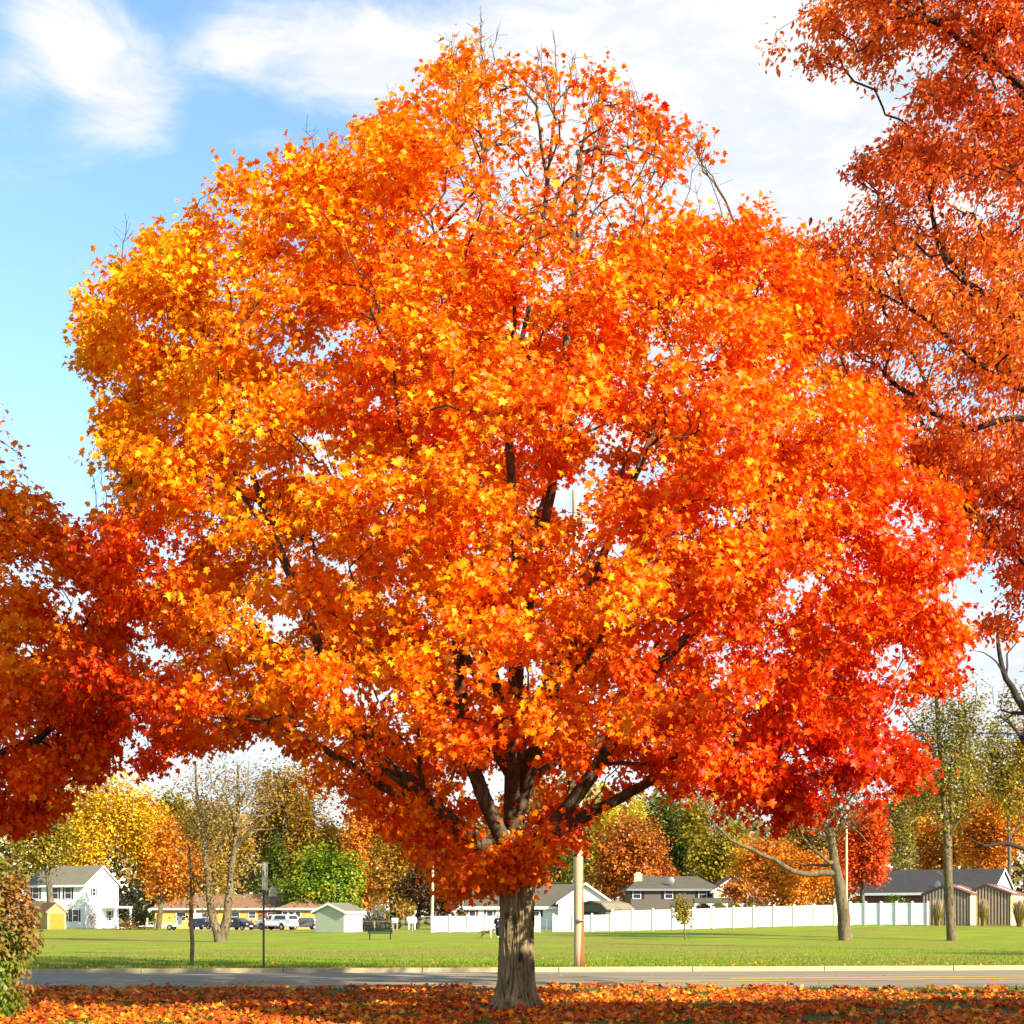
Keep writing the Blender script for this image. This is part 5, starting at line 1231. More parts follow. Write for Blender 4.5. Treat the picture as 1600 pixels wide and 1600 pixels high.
# ---- utility poles, wires, sign, bench
def utility_poles():
    D = 49.0; root = empty('utility_pole', (W(905, D), D, 0), 0, 'thick weathered wooden utility pole at the far curb, stained brown down one side', 'utility pole')
    b = MB(); n = 24; H = 16.4
    b.tube([(-.0055*z*1.4, 0, z-.1) for z in np.linspace(0, H, n)], [.185-.0042*z for z in np.linspace(0, H, n)], 20); b.build('pole', M['pole_wood'], root, smooth=True)
    b = MB(); b.box(-1.2, 1.0, -.30, -.18, 15.15, 15.29); b.build('crossarm', M['pole_wood'], root)
    for x in (-1.1, -.45, .9):
        q = MB(); q.tube([(x, -.24, 15.29), (x, -.24, 15.36), (x, -.24, 15.38), (x, -.24, 15.48)], [.02, .06, .045, .03], 8); q.build('insulator', M['ceramic'], root)
    b = MB(); b.tube([(-.02, -.17, 1.58), (-.02, -.17, 1.63)], .19, 14); b.M = Matrix.Translation((0, .17, 0)); b.build('band', M['metal_grey'], root)
    D = 145; x = W(675, D); z = gz(x, D); root = empty('utility_pole', (x, D, z), 0, 'thin pale utility pole with a transformer can at the end of the low white fence', 'utility pole')
    b = MB(); b.tube([(.012*t, 0, t-.1) for t in np.linspace(0, 10.0, 10)], [.17-.006*t for t in np.linspace(0, 10, 10)], 12); b.build('pole', M['pole_far'], root, smooth=True)
    b = MB(); b.tube([(.42, -.1, 7.5), (.42, -.1, 7.55), (.42, -.1, 8.35), (.42, -.1, 8.45)], [.18, .23, .23, .16], 14); b.box(.1, .3, -.14, -.06, 7.9, 8.0); t = b.build('transformer', M['white_paint'], root)
    b = MB(); b.tube([(.42, -.1, 8.45), (.42, -.1, 8.65)], [.05, .03], 8); b.build('bushing', M['ceramic'], t)
    b = MB(); b.cbox((-.35, 0, 9.0), (.7, .08, .08)); b.build('bracket', M['pole_far'], root)
    b = MB(); b.tube([(-.62, 0, 9.04), (-.62, 0, 9.12), (-.62, 0, 9.25)], [.03, .09, .05], 8); b.build('insulator', M['ceramic'], root)
    D = 132; x = W(1322.5, D); z = gz(x, D); root = empty('utility_pole', (x, D, z), 0, 'slim wooden pole rising just behind the forked park tree', 'utility pole')
    b = MB(); b.tube([(0, 0, t-.1) for t in np.linspace(0, 10.0, 8)], [.14-.005*t for t in np.linspace(0, 10, 8)], 10); b.build('pole', M['pole_far'], root, smooth=True)
    b = MB(); b.tube([(0, -.12, 9.3), (0, -.12, 9.5)], [.06, .04], 8); b.build('insulator', M['ceramic'], root)
    # wires run along the road, sagging between far supports
    def wire(label, z, r, sag, dz=0.0):
        b = MB(); pts = []
        for i in range(49):
            X = -48+96*i/48; s = abs(X-2.2)/46; pts.append((X, 49.0-.24+ROAD_K*(X-2.2)*.4, z+dz*X-sag*4*(s*(1-s)) if s <= 1 else z+dz*X))
        b.tube(pts, r, 5); tag(b.build('power_line', M['wire']), label, 'wire', 'overhead wires along the road')
    wire('thick lowest overhead cable strung along the road', 8.35, .020, .35, -.001)
    wire('upper overhead wire, higher of the close pair', 15.48, .010, .5, -.004); wire('upper overhead wire just below its twin', 15.14, .010, .5, -.004)
    # lane sign, turned nearly edge on
    D = 48.4; x = W(411.5, D); root = empty('road_sign', (x, D, 0), R_(85), 'weathered lane arrow sign turned almost edge on atop a dark post', 'sign')
    b = MB(); b.box(-.03, .03, -.02, .02, -.1, 3.45); b.box(-.045, -.03, -.035, -.02, 0, 3.4); b.box(.03, .045, -.035, -.02, 0, 3.4); b.build('post', M['post_dark'], root)
    b = MB(); b.box(-.36, .36, -.060, -.045, 2.62, 3.56); p = b.build('panel', M['sign_face'], root, bevel=.004)
    m = MB(); y = -.064; 
    def strip(u0, v0, u1, v1, w):
        d = Vector((u1-u0, v1-v0)); n = Vector((-d.y, d.x)).normalized()*w/2
        m.quad((u0+n.x, y, v0+n.y), (u0-n.x, y, v0-n.y), (u1-n.x, y, v1-n.y), (u1+n.x, y, v1+n.y))
    strip(.16, 2.86, .16, 3.28, .06); m.quad((.07, y, 3.26), (.25, y, 3.26), (.16, y, 3.46))                       # straight arrow
    strip(-.02, 2.86, -.02, 3.02, .06); strip(-.02, 3.0, -.16, 3.16, .06); m.quad((-.24, y, 3.08), (-.08, y, 3.22), (-.25, y, 3.28))   # bent arrow
    m.build('arrow_marks', M['sign_mark'], p)
    m = MB(); t = .012
    for (a0, a1, c0, c1) in ((-.34, .34, 3.54, 3.54+t), (-.34, .34, 2.63, 2.63+t), (-.34, -.34+t, 2.642, 3.54), (.34-t, .34, 2.642, 3.54), (-.2, .2, 2.70, 2.76)): m.quad((a0, y, c0), (a1, y, c0), (a1, y, c1), (a0, y, c1))
    m.build('border', M['metal_grey'], p)
utility_poles()

def bench():
    D = 103; x = W(594, D); root = empty('park_bench', (x, D, gz(x, D)), R_(4), 'dark green park bench alone on the lawn', 'bench')
    b = MB(); [b.box(-.88, .88, -.22+.1*k, -.14+.1*k, .42, .46) for k in range(5)]; b.build('seat', M['bench_green'], root)
    b = MB(); [b.box(-.88, .88, .27+.025*k, .30+.025*k, .50+.085*k, .57+.085*k) for k in range(4)]; b.build('backrest', M['bench_green'], root)
    for s in (-.74, .74):
        b = MB(); b.tube([(s, -.2, .42), (s, -.2, 0)], .035, 8); b.tube([(s, .24, .42), (s, .26, 0)], .035, 8); b.box(s-.03, s+.03, -.23, .29, .37, .42); b.tube([(s, .26, .4), (s, .36, .84)], .025, 6); b.build('leg', M['bench_green'], root)
    for s in (-.86, .86):
        b = MB(); b.tube([(s, -.2, .44), (s, -.22, .64), (s, -.1, .68), (s, .3, .66)], .022, 6); b.build('armrest', M['bench_green'], root)
bench()

# ---- vehicles
def wheel(par, x, y, r, w, side):
    b = MB(); n = 20
    prof = [(r*.62, -w/2), (r*.94, -w/2), (r, -w*.3), (r, w*.3), (r*.94, w/2), (r*.62, w/2)]
    vs = []; fs = []
    for i in range(n):
        a = 2*math.pi*i/n
        for (q, t) in prof: vs.append((x+q*math.cos(a), y+t, r+q*math.sin(a)))
    k = len(prof)
    for i in range(n):
        for j in range(k): fs.append((i*k+j, i*k+(j+1) % k, ((i+1) % n)*k+(j+1) % k, ((i+1) % n)*k+j))
    b.add(vs, fs); o = b.build('wheel', M['tyre'], par, smooth=True)
    c = MB(); c.tube([(x, y+side*w*.20, r), (x, y+side*w*.42, r)], [r*.60, r*.5], 16)
    for i in range(5):
        a = 2*math.pi*i/5; c.cbox((x+.3*r*math.cos(a), y+side*w*.44, r+.3*r*math.sin(a)), (r*.14, .02, r*.14))
    c.build('rim', M['rim'], o)
def car_body(par, prof, w, m, tumble=.0, zbelt=.9):
    """side profile swept across the width in stations so the flanks round in"""
    b = MB(); st = [(-1, .86, .0), (-.93, 1, 0), (0, 1, .012), (.93, 1, 0), (1, .86, .0)]
    cx = sum(p[0] for p in prof)/len(prof); n = len(prof); vs = []
    zlo = min(p[1] for p in prof); zhi = max(p[1] for p in prof)
    for (t, s, up) in st:
        for (x, z) in prof:
            tw = 1-tumble*max(0, (z-zbelt)/(zhi-zbelt))
            edge = abs(t) > .99
            vs.append((cx+(x-cx)*(.985 if edge else 1), t*w/2*tw, (zlo+zhi)/2+(z-(zlo+zhi)/2)*(.97 if edge else 1)+up))
    fs = []
    for i in range(len(st)-1):
        for j in range(n): fs.append((i*n+j, i*n+(j+1) % n, (i+1)*n+(j+1) % n, (i+1)*n+j))
    fs += [tuple(range(n)), tuple(range(len(st)*n-1, (len(st)-1)*n-1, -1))]
    b.add(vs, fs); return b.build('body', m, par, bevel=.03)
def arch_prof(x0, x1, zs, arches, r):
    """bottom edge with wheel openings"""
    out = []; 
    for a in arches:
        for t in np.linspace(0, math.pi, 9): out.append((a-r*math.cos(t), zs+r*math.sin(t)))
    return out
def side_glass(par, poly, w, tumble=.16, zbelt=.95, zhi=1.45):
    for s in (-1, 1):
        b = MB(); f = lambda z: s*(w/2*(1-tumble*max(0, (z-zbelt)/(zhi-zbelt)))+.012)
        b.add([(x, f(z), z) for x, z in poly]+[(x, f(z)-s*.03, z) for x, z in poly], [tuple(range(len(poly))), tuple(range(2*len(poly)-1, len(poly)-1, -1))]+[(i, (i+1) % len(poly), (i+1) % len(poly)+len(poly), i+len(poly)) for i in range(len(poly))])
        b.build('side_window', M['glass'], par)
def slab(par, name, m, pts, t=(0, 0, .02)):
    b = MB(); n = len(pts); q = [tuple(np.array(p)+np.array(t)) for p in pts]
    b.add(list(pts)+q, [tuple(range(n)), tuple(range(2*n-1, n-1, -1))]+[(i, (i+1) % n, (i+1) % n+n, i+n) for i in range(n)]); return b.build(name, m, par)
def pickup(label, loc, rz):
    root = empty('pickup_truck', loc, rz, label, 'pickup truck')
    w = 1.98; lo = arch_prof(-2.8, 2.8, .46, (-1.75, 1.75), .46)
    prof = [(-2.85, .5)]+lo+[(2.8, .5), (2.86, .8), (2.82, 1.08), (2.6, 1.2), (1.35, 1.26), (.55, 1.88), (.3, 1.93), (-1.2, 1.93), (-2.72, 1.88), (-2.84, 1.3), (-2.86, .9)]
    car_body(root, prof, w, M['car_white'], .16, 1.22)
    for poly in ([(1.12, 1.30), (.58, 1.30), (.55, 1.76), (.62, 1.76)], [(.44, 1.30), (.0, 1.30), (-.05, 1.80), (.40, 1.80)], [(-.55, 1.36), (-2.45, 1.36), (-2.3, 1.78), (-.65, 1.80)]): side_glass(root, poly, w, .16, 1.22, 1.95)
    slab(root, 'windscreen', M['glass'], [(1.30, -.85, 1.30), (1.30, .85, 1.30), (.66, .76, 1.81), (.66, -.76, 1.81)], (.03, 0, .03))
    slab(root, 'rear_window', M['glass'], [(-2.84, -.75, 1.36), (-2.84, .75, 1.36), (-2.76, .68, 1.78), (-2.76, -.68, 1.78)], (-.03, 0, 0))
    b = MB(); b.box(-2.98, -2.84, -.96, .96, .42, .62); b.build('bumper', M['rim'], root); b = MB(); b.box(2.8, 2.95, -.96, .96, .42, .68); b.build('bumper', M['rim'], root)
    b = MB(); b.box(2.84, 2.88, -.62, .62, .72, 1.0); b.build('grille', M['black_paint'], root)
    for s in (-1, 1):
        b = MB(); b.box(-2.885, -2.80, s*.87-.09, s*.87+.09, .92, 1.25); b.build('tail_light', M['tail_red'], root)
        b = MB(); b.box(2.80, 2.87, s*.80-.15, s*.80+.15, .78, 1.02); b.build('headlight', M['lamp_clear'], root)
        b = MB(); b.cbox((1.0, s*1.10, 1.34), (.12, .20, .22)); b.build('mirror', M['car_white'], root)
        b = MB(); b.box(-1.2, 1.2, s*.985-.012, s*.985+.012, .47, .60); b.build('sill', M['car_silver'], root)
        for x in (-1.75, 1.75): wheel(root, x, s*.86, .39, .26, s)
    b = MB(); b.box(-2.895, -2.87, -.26, .26, .66, .80); b.build('number_plate', M['white_paint'], root)
    return root
def hatch(label, loc, rz, m, name='parked_car', cat='car', H=1.0):
    root = empty(name, loc, rz, label, cat); w = 1.78; s_ = H
    lo = arch_prof(-1.9, 1.9, .32, (-1.28, 1.30), .36)
    prof = [(-2.0, .36)]+lo+[(1.98, .38), (2.08, .62), (1.98, .82), (1.15, 1.0*s_), (.35, 1.42*s_), (-.2, 1.50*s_), (-1.2, 1.46*s_), (-1.85, 1.08*s_), (-2.04, .9), (-2.06, .6)]
    car_body(root, prof, w, M[m], .2, .95*s_)
    side_glass(root, [(1.0, 1.02*s_), (.05, 1.02*s_), (.0, 1.42*s_), (.38, 1.38*s_)], w, .2, .95*s_, 1.5*s_); side_glass(root, [(-.05, 1.02*s_), (-1.35, 1.05*s_), (-1.15, 1.38*s_), (-.1, 1.42*s_)], w, .2, .95*s_, 1.5*s_)
    slab(root, 'windscreen', M['glass'], [(1.12, -.72, 1.03*s_), (1.12, .72, 1.03*s_), (.42, .62, 1.40*s_), (.42, -.62, 1.40*s_)], (.02, 0, .02))
    slab(root, 'rear_window', M['glass'], [(-1.84, -.66, 1.10*s_), (-1.84, .66, 1.10*s_), (-1.27, .58, 1.44*s_), (-1.27, -.58, 1.44*s_)], (-.02, 0, .02))
    for s in (-1, 1):
        b = MB(); b.box(1.86, 2.03, s*.66-.16, s*.66+.16, .64, .80); b.build('headlight', M['lamp_clear'], root)
        b = MB(); b.box(-2.08, -1.95, s*.70-.12, s*.70+.12, .75, .95); b.build('tail_light', M['tail_red'], root)
        b = MB(); b.cbox((.85, s*.98, 1.0*s_), (.12, .16, .14)); b.build('mirror', M[m], root)
        for x in (-1.28, 1.30): wheel(root, x, s*.76, .32, .22, s)
    b = MB(); b.box(2.06, 2.10, -.26, .26, .42, .54); b.build('number_plate', M['white_paint'], root)
    return root
def at(px, D, dz=0.0): x = W(px, D); return (x, D, gz(x, D)+dz)
pickup('white pickup truck with a capped bed parked before the brick ranch house', at(432, 178, .03), R_(145))
hatch('small black hatchback parked by the twin trunked park tree', at(374, 178, .03), R_(-35), 'car_black')
hatch('dark blue car mostly hidden behind the twin trunked park tree', at(320, 184), R_(-30), 'car_blue')
hatch('black car tucked between the white pickup and the pale green shed', at(474, 181, .03), R_(200), 'car_black')
hatch('pale car standing past the pale green shed doors', at(556, 168), R_(160), 'car_white', H=1.15)

def trailer():
    root = empty('utility_trailer', at(257, 179), R_(-2), 'cream utility trailer with a mesh tail gate parked by the green bush', 'trailer')
    b = MB(); b.box(-2.1, 1.9, -.85, .85, .52, .60); b.box(-2.1, 1.9, -.9, -.85, .44, .62); b.box(-2.1, 1.9, .85, .9, .44, .62); b.tube([(-2.1, 0, .5), (-3.2, 0, .45)], .05, 6); b.build('bed', M['white_paint'], root)
    b = MB(); [b.box(-2.1, 1.9, s*.9-.02, s*.9+.02, .95, 1.0) for s in (-1, 1)]; [b.box(x, x+.05, s*.9-.02, s*.9+.02, .62, .95) for s in (-1, 1) for x in (-2.1, -1.1, -.1, .9, 1.84)]; b.build('side_rail', M['concrete_tan'], root)
    b = MB(); [b.box(1.92, 1.96, -.85+.17*k, -.82+.17*k, .62, 1.7) for k in range(11)]; b.box(1.91, 1.97, -.88, .88, 1.66, 1.72); b.box(1.91, 1.97, -.88, .88, 1.1, 1.15); b.build('tail_gate', M['metal_grey'], root)
    for s in (-1, 1):
        wheel(root, .9, s*1.0, .33, .2, s); b = MB(); b.tube([(.45, s*1.0, .55), (.6, s*1.0, .72), (.9, s*1.0, .78), (1.2, s*1.0, .72), (1.35, s*1.0, .55)], .07, 6); b.build('mudguard', M['white_paint'], root)
    b = MB(); b.box(-2.15, -2.1, -.4, .4, .62, 1.5); b.build('headboard', M['concrete_tan'], root)
trailer()

def loader():
    root = empty('yellow_loader', at(611, 172), R_(20), 'yellow compact loader with its boom raised under the amber tree', 'loader')
    b = MB(); b.prism([(-1.0, .45), (1.0, .45), (1.1, .9), (.7, 1.15), (-.9, 1.2), (-1.1, .8)], 1, -.55, .55); b.build('body', M['loader_yellow'], root, bevel=.04)
    b = MB(); b.box(-.35, .55, -.5, .5, 2.0, 2.1); [b.box(x, x+.07, y, y+.07, 1.15, 2.0) for x in (-.35, .48) for y in (-.5, .43)]; c = b.build('cab', M['loader_yellow'], root)
    b = MB(); b.box(-.28, .48, -.44, .44, 1.2, 1.98); b.build('cab_glass', M['glass'], c)
    for s in (-1, 1):
        b = MB(); b.tube([(.9, s*.62, 1.0), (-.3, s*.62, 1.7), (-1.1, s*.62, 2.5)], [.09, .09, .07], 8); b.build('boom', M['loader_yellow'], root)
        for x in (-.65, .65): wheel(root, x, s*.68, .42, .28, s)
    b = MB(); b.prism([(-1.5, 2.2), (-1.0, 2.35), (-1.0, 2.85), (-1.15, 2.8), (-1.35, 2.45)], 1, -.75, .75); b.build('bucket', M['loader_yellow'], root)
loader()
def tank():
    root = empty('propane_tank', at(643, 160), R_(15), 'rounded white tank on legs beside the maroon tree', 'tank')
    b = MB(); b.tube([(x, 0, 1.0) for x in (-.62, -.55, -.4, .4, .55, .62)], [.1, .32, .42, .42, .32, .1], 18); b.build('shell', M['white_paint'], root, smooth=True)
    for x in (-.35, .35):
        b = MB(); b.box(x-.05, x+.05, -.25, .25, 0, .68); b.build('leg', M['white_paint'], root)
    b = MB(); b.tube([(0, 0, 1.38), (0, 0, 1.55)], [.12, .1], 10); b.build('valve_cap', M['metal_grey'], root)
    root = empty('storage_box', at(617, 158), R_(-8), 'small white storage box on a stand beyond the chain link fence', 'box')
    b = MB(); b.box(-.3, .3, -.3, .3, .75, 1.25); b.build('case', M['white_paint'], root, bevel=.03); b = MB(); b.box(-.33, .33, -.33, .33, 1.25, 1.31); b.build('lid', M['white_paint'], root)
    for x in (-.25, .25):
        b = MB(); b.box(x-.03, x+.03, -.2, .2, 0, .75); b.build('leg', M['tan_wood'], root)
tank()
root = empty('marker_stake', at(1077, 101), 0, 'short dark stake beside the small young tree', 'stake')
b = MB(); b.tube([(0, 0, -.05), (.01, 0, .55)], [.02, .016], 6); b.build('stake', M['post_dark'], root)
b = MB(); b.tube([(.01, 0, .55), (.01, 0, .60)], [.028, .02], 6); b.build('cap', M['post_dark'], root)

# ---- the walker and the dog
def skin_mesh(name, joints, edges, m, parent, loc=(0, 0, 0), levels=2, root=0, smooth=True):
    me = bpy.data.meshes.new(name); me.from_pydata([j[0] for j in joints], edges, []); me.materials.append(m)
    o = bpy.data.objects.new(name, me); COL.objects.link(o); o.parent = parent; o.location = loc
    md = o.modifiers.new('skin', 'SKIN'); md.use_smooth_shade = True
    for i, j in enumerate(joints):
        sv = me.skin_vertices[0].data[i]; r = j[1]; sv.radius = (r, r) if not hasattr(r, '__len__') else r; sv.use_root = i == root
    sb = o.modifiers.new('subdivision', 'SUBSURF'); sb.levels = levels; sb.render_levels = levels
    return o
def person():
    D = 107; root = empty('person', at(778, D), R_(-22), 'person in dark jacket and trousers with pale shoes, walking a dog behind the maple trunk', 'person')
    J = [((0, 0, .93), .125), ((0, -.01, 1.12), .12), ((0, -.02, 1.32), (.135, .115)), ((0, 0, 1.45), .075), ((0, -.01, 1.53), .06),            # pelvis, waist, chest, neck
         ((.09, 0, .88), .095), ((.10, -.10, .50), .06), ((.10, -.04, .09), .042), ((.10, -.20, .05), .035),                               # leading leg
         ((-.09, 0, .88), .095), ((-.10, .04, .50), .06), ((-.10, .20, .12), .042), ((-.10, .10, .05), .035),
         ((.19, -.01, 1.38), .056), ((.25, .03, 1.12), .044), ((.24, -.08, .90), .034),
         ((-.19, -.01, 1.38), .056), ((-.26, .02, 1.12), .044), ((-.20, -.20, 1.02), .034)]
    E = [(0, 1), (1, 2), (2, 3), (3, 4), (0, 5), (5, 6), (6, 7), (7, 8), (0, 9), (9, 10), (10, 11), (11, 12), (2, 13), (13, 14), (14, 15), (2, 16), (16, 17), (17, 18)]
    # fingers
    def hand(w, d):
        base = len(J); J.append((tuple(np.array(J[w][0])+np.array(d)*.06), .028)); E.append((w, base))
        side = np.cross(d, (0, 0, 1.0)) if abs(d[2]) < .9 else np.array((0, 1.0, 0)); side = side/np.linalg.norm(side)
        for k, l in ((-1.5, .055), (-.5, .07), (.5, .066), (1.5, .05)):
            p = np.array(J[base][0])+side*k*.013; a = len(J); J.append((tuple(p+np.array(d)*l*.55), .0095)); J.append((tuple(p+np.array(d)*l+np.array((0, -.015, -.01))), .0075)); E.extend([(base, a), (a, a+1)])
        a = len(J); J.append((tuple(np.array(J[w][0])+np.array(d)*.04+side*.035), .011)); J.append((tuple(np.array(J[w][0])+np.array(d)*.075+side*.05), .009)); E.extend([(w, a), (a, a+1)])
    hand(15, np.array((0, -.2, -.98))); hand(18, np.array((.1, -.9, -.3)))
    # head on the neck with nose, brow and ears, part of the same body
    h = len(J); J.extend([((0, -.03, 1.60), (.072, .085)), ((0, -.025, 1.68), (.078, .09)), ((0, -.015, 1.735), (.055, .065)), ((0, -.118, 1.625), .012), ((.082, -.01, 1.63), .014), ((-.082, -.01, 1.63), .014)])
    E.extend([(4, h), (h, h+1), (h+1, h+2), (h, h+3), (h, h+4), (h, h+5)])
    body = skin_mesh('body', J, E, M['skin'], root)
    JK = [((0, 0, .84), (.215, .19)), ((0, -.01, 1.10), (.19, .17)), ((0, -.02, 1.32), (.205, .17)), ((0, 0, 1.47), .10), ((.19, -.01, 1.39), .105), ((.255, .03, 1.12), .09), ((.243, -.06, .93), .072), ((-.19, -.01, 1.39), .105), ((-.265, .02, 1.12), .09), ((-.212, -.17, 1.035), .075)]
    jk = skin_mesh('jacket', JK, [(0, 1), (1, 2), (2, 3), (2, 4), (4, 5), (5, 6), (2, 7), (7, 8), (8, 9)], M['navy_cloth'], root)
    b = MB(); b.add([(.07+.05*math.cos(a), -.178+.01*abs(math.cos(a)), 1.29+.055*math.sin(a)) for a in np.linspace(0, 2*math.pi, 12, endpoint=False)]+[(.07+.05*math.cos(a), -.16, 1.29+.055*math.sin(a)) for a in np.linspace(0, 2*math.pi, 12, endpoint=False)], [tuple(range(12))]+[(i, (i+1) % 12, (i+1) % 12+12, i+12) for i in range(12)]); b.build('chest_badge', M['white_paint'], jk)
    TR = [((0, 0, .95), (.18, .165)), ((.09, 0, .84), .135), ((.10, -.10, .50), .105), ((.10, -.04, .12), .085), ((-.09, 0, .84), .135), ((-.10, .04, .50), .105), ((-.10, .19, .15), .085)]
    skin_mesh('trousers', TR, [(0, 1), (1, 2), (2, 3), (0, 4), (4, 5), (5, 6)], M['dark_cloth'], root)
    for s, (y0, y1, z) in ((.10, (.0, -.24, .055)), (-.10, (.22, .06, .07))):
        skin_mesh('shoe', [((s, y0, z+.03), .055), ((s, (y0+y1)/2, z), (.058, .05)), ((s, y1, z-.015), (.048, .035))], [(0, 1), (1, 2)], M['shoe'], root)
    skin_mesh('hair', [((0, .0, 1.62), (.085, .075)), ((0, .0, 1.70), (.10, .10)), ((0, -.03, 1.765), (.075, .082))], [(0, 1), (1, 2)], M['hair'], root, (0, .028, .012))
    # the dog
    D2 = 106.4; root2 = empty('dog', at(762, D2), R_(-12), 'brown dog with a white chest standing beside the walker', 'dog')
    DJ = [((-.36, 0, .47), (.115, .125)), ((-.12, 0, .46), (.11, .12)), ((.14, 0, .47), (.12, .15)), ((.30, 0, .53), .10), ((.40, 0, .58), .08), ((.47, 0, .62), .085), ((.58, 0, .58), .05), ((.65, 0, .56), .035),
          ((.20, .09, .40), .06), ((.19, .09, .22), .036), ((.21, .09, .04), .03), ((.26, .09, .02), .028), ((.20, -.09, .40), .06), ((.24, -.09, .22), .036), ((.27, -.09, .04), .03), ((.32, -.09, .02), .028),
          ((-.38, .09, .38), .075), ((-.33, .09, .26), .05), ((-.44, .09, .16), .03), ((-.42, .09, .03), .028), ((-.37, .09, .02), .026), ((-.40, -.09, .38), .075), ((-.38, -.09, .26), .05), ((-.50, -.09, .16), .03), ((-.48, -.09, .03), .028), ((-.43, -.09, .02), .026),
          ((-.50, 0, .50), .04), ((-.62, 0, .40), .03), ((-.68, 0, .30), .02), ((.43, .06, .71), .025), ((.42, -.06, .71), .025)]
    DE = [(0, 1), (1, 2), (2, 3), (3, 4), (4, 5), (5, 6), (6, 7), (2, 8), (8, 9), (9, 10), (10, 11), (2, 12), (12, 13), (13, 14), (14, 15), (0, 16), (16, 17), (17, 18), (18, 19), (19, 20), (0, 21), (21, 22), (22, 23), (23, 24), (24, 25), (0, 26), (26, 27), (27, 28), (5, 29), (5, 30)]
    dm, nt, bs = nodes_of('dog_coat'); tc = nt.nodes.new('ShaderNodeTexCoord'); sp = nt.nodes.new('ShaderNodeSeparateXYZ'); nt.links.new(tc.outputs['Object'], sp.inputs[0])
    nz = noise_node(nt, 7, 3); a = nt.nodes.new('ShaderNodeMath'); a.operation = 'MULTIPLY_ADD'; nt.links.new(nz, a.inputs[0]); a.inputs[1].default_value = .16; nt.links.new(sp.outputs['X'], a.inputs[2])
    nt.links.new(ramp(nt, a.outputs[0], [(.26, (.15, .07, .03)), (.29, (.62, .56, .46)), (.40, (.62, .56, .46)), (.44, (.13, .06, .03))]), bs.inputs['Base Color']); bs.inputs['Roughness'].default_value = .95
    skin_mesh('body', DJ, DE, dm, root2, root=1)
    p0 = Vector(at(778, D))+Matrix.Rotation(R_(-22), 3, 'Z') @ Vector((-.2, -.32, .98)); p1 = Vector(at(762, D2))+Matrix.Rotation(R_(-12), 3, 'Z') @ Vector((.38, 0, .60))
    b = MB(); b.tube([p0.lerp(p1, t)-Vector((0, 0, .25*4*t*(1-t))) for t in np.linspace(0, 1, 10)], .012, 5); tag(b.build('dog_leash', M['strap']), 'thin dark leash running from the walker to the dog', 'leash')
person()

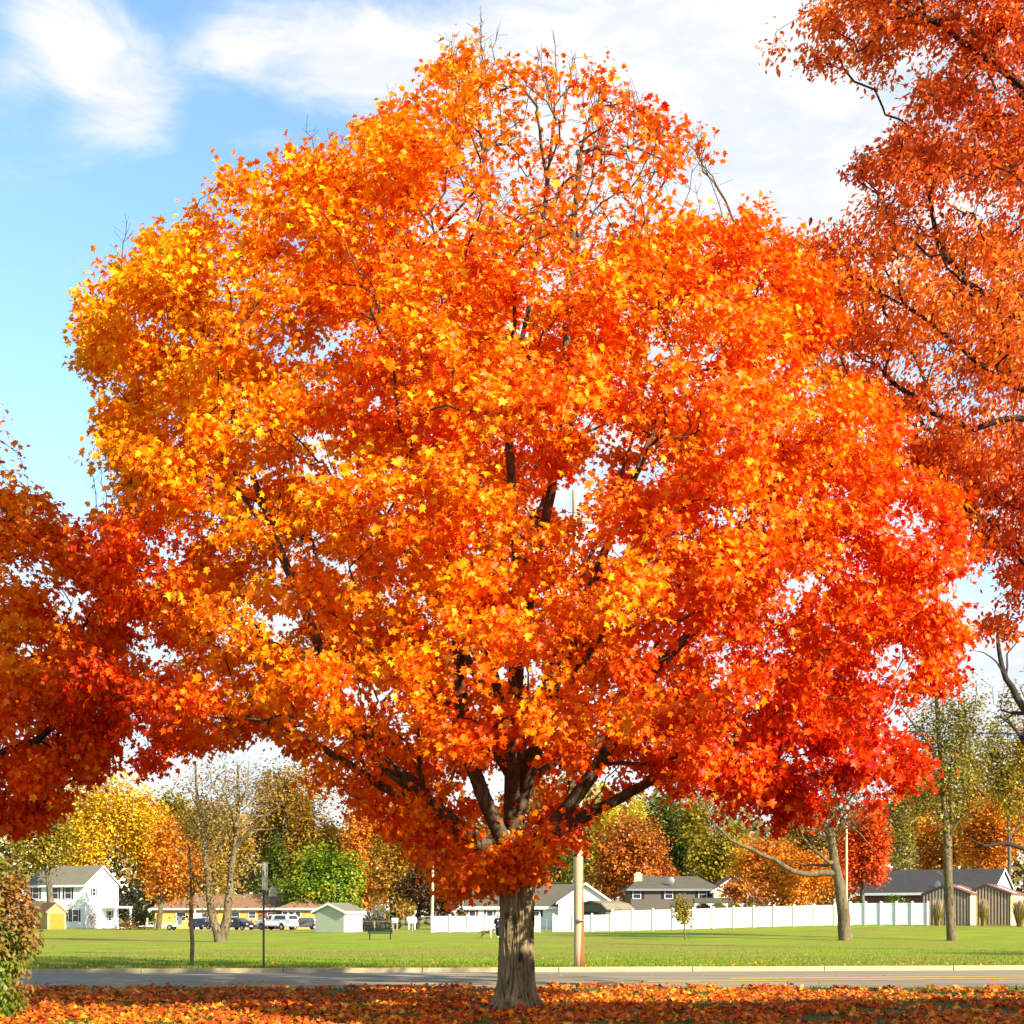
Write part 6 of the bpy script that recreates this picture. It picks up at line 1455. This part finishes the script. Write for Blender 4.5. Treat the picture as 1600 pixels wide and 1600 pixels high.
# ---- fallen leaves and grass
def litter():
    rng = np.random.default_rng(8); n = 88000
    X = rng.uniform(-17, 17, n); Y = 12+rng.uniform(0, 1, n)**.75*(near_edge(X)+.25-12)
    P = np.column_stack([X, Y, np.zeros(n)])
    nz = np.array([mnoise.noise(Vector((x*.9, y*.55, 0)))+.6*mnoise.noise(Vector((x*2.3, y*1.4, 4))) for x, y in zip(X, Y)])
    thin = .10*sst(2, 10, X)+.10*sst(31, 36, Y)
    keep = nz-rng.uniform(0, .25, n) > -.36+thin*2.6
    keep &= rng.uniform(0, 1, n) > .35*sst(5, 12, X)
    P = P[keep]; nz = nz[keep]
    # a few strays on the road, curb and park lawn
    k = 420; xs = rng.uniform(-16, 20, k); ys = near_edge(xs)+rng.uniform(0, 1, k)**2.2*12; r = np.column_stack([xs, ys, np.full(k, ROAD_Z+.01)])
    k2 = 380; xs = rng.uniform(-22, 24, k2); ys = curb_line(xs)+.25+rng.exponential(2.2, k2); g = np.column_stack([xs, ys, np.full(k2, .04)])
    nl = len(P); d = np.hypot(P[:, 0], P[:, 1]-26.4)
    P[:, 2] = .015+rng.exponential(.022, nl)+.06*np.exp(-(d/1.1)**2); P = P[d > .52]; nl = len(P)
    P = np.vstack([P, r, g]); m = len(P); Y_ = P[:, 1]
    N = np.column_stack([rng.normal(0, .5, m), rng.normal(0, .5, m)-.12, np.ones(m)]); T = np.column_stack([rng.normal(0, 1, m), rng.normal(0, 1, m), rng.normal(0, .35, m)])
    t = rng.normal(.55, .20, m)+.24*np.array([mnoise.noise(Vector((p[0]*.6, p[1]*.6, 2))) for p in P])
    col = palette(t, [(0, (.88, .52, .06)), (.3, (.86, .32, .012)), (.55, (.82, .16, .008)), (.8, (.62, .06, .008)), (1, (.26, .04, .012))])*rng.uniform(.72, 1.12, (m, 1))
    br = rng.uniform(0, 1, m) < .13; col[br] = np.array((.24, .115, .035))*rng.uniform(.5, 1.4, (br.sum(), 1))
    tv, tt = maple_template(.20, .75)
    o = leaf_object('fallen_leaves', P, N, T, np.where(Y_ > 40, .095, .118)*rng.uniform(.6, 1.25, m), col, (tv, tt), M['litter_leaf']); tag(o, 'orange and yellow fallen maple leaves thickly covering the near verge', 'leaf litter', None, 'stuff')
litter()
def blades():
    rng = np.random.default_rng(12); n = 64000
    n1 = 26000; x1 = rng.uniform(-16, 16, n1); y1 = rng.uniform(18, 1, n1) if False else 18+rng.uniform(0, 1, n1)*(near_edge(x1)-.1-18)
    n2 = n-n1; x2 = rng.uniform(-26, 28, n2); y2 = curb_line(x2)+.2+rng.exponential(7, n2)
    P = np.column_stack([np.r_[x1, x2], np.r_[y1, y2], np.zeros(n)]); P = P[np.hypot(P[:, 0], P[:, 1]-26.4) > .4]; m = len(P)
    P[:, 2] = ground(P[:, 0], P[:, 1])-.01
    N = np.column_stack([rng.normal(0, .5, m), -np.ones(m), rng.normal(0, .3, m)]); T = np.column_stack([rng.normal(0, .35, m), rng.normal(0, .35, m), np.ones(m)])
    near = P[:, 1] < 40
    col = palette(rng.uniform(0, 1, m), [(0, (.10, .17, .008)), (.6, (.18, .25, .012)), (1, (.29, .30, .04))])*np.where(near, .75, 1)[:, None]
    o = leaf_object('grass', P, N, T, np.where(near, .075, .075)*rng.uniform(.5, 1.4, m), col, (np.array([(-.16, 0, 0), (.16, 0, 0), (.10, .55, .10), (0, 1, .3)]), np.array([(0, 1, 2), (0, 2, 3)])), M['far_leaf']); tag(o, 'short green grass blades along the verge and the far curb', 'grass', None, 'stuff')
blades()
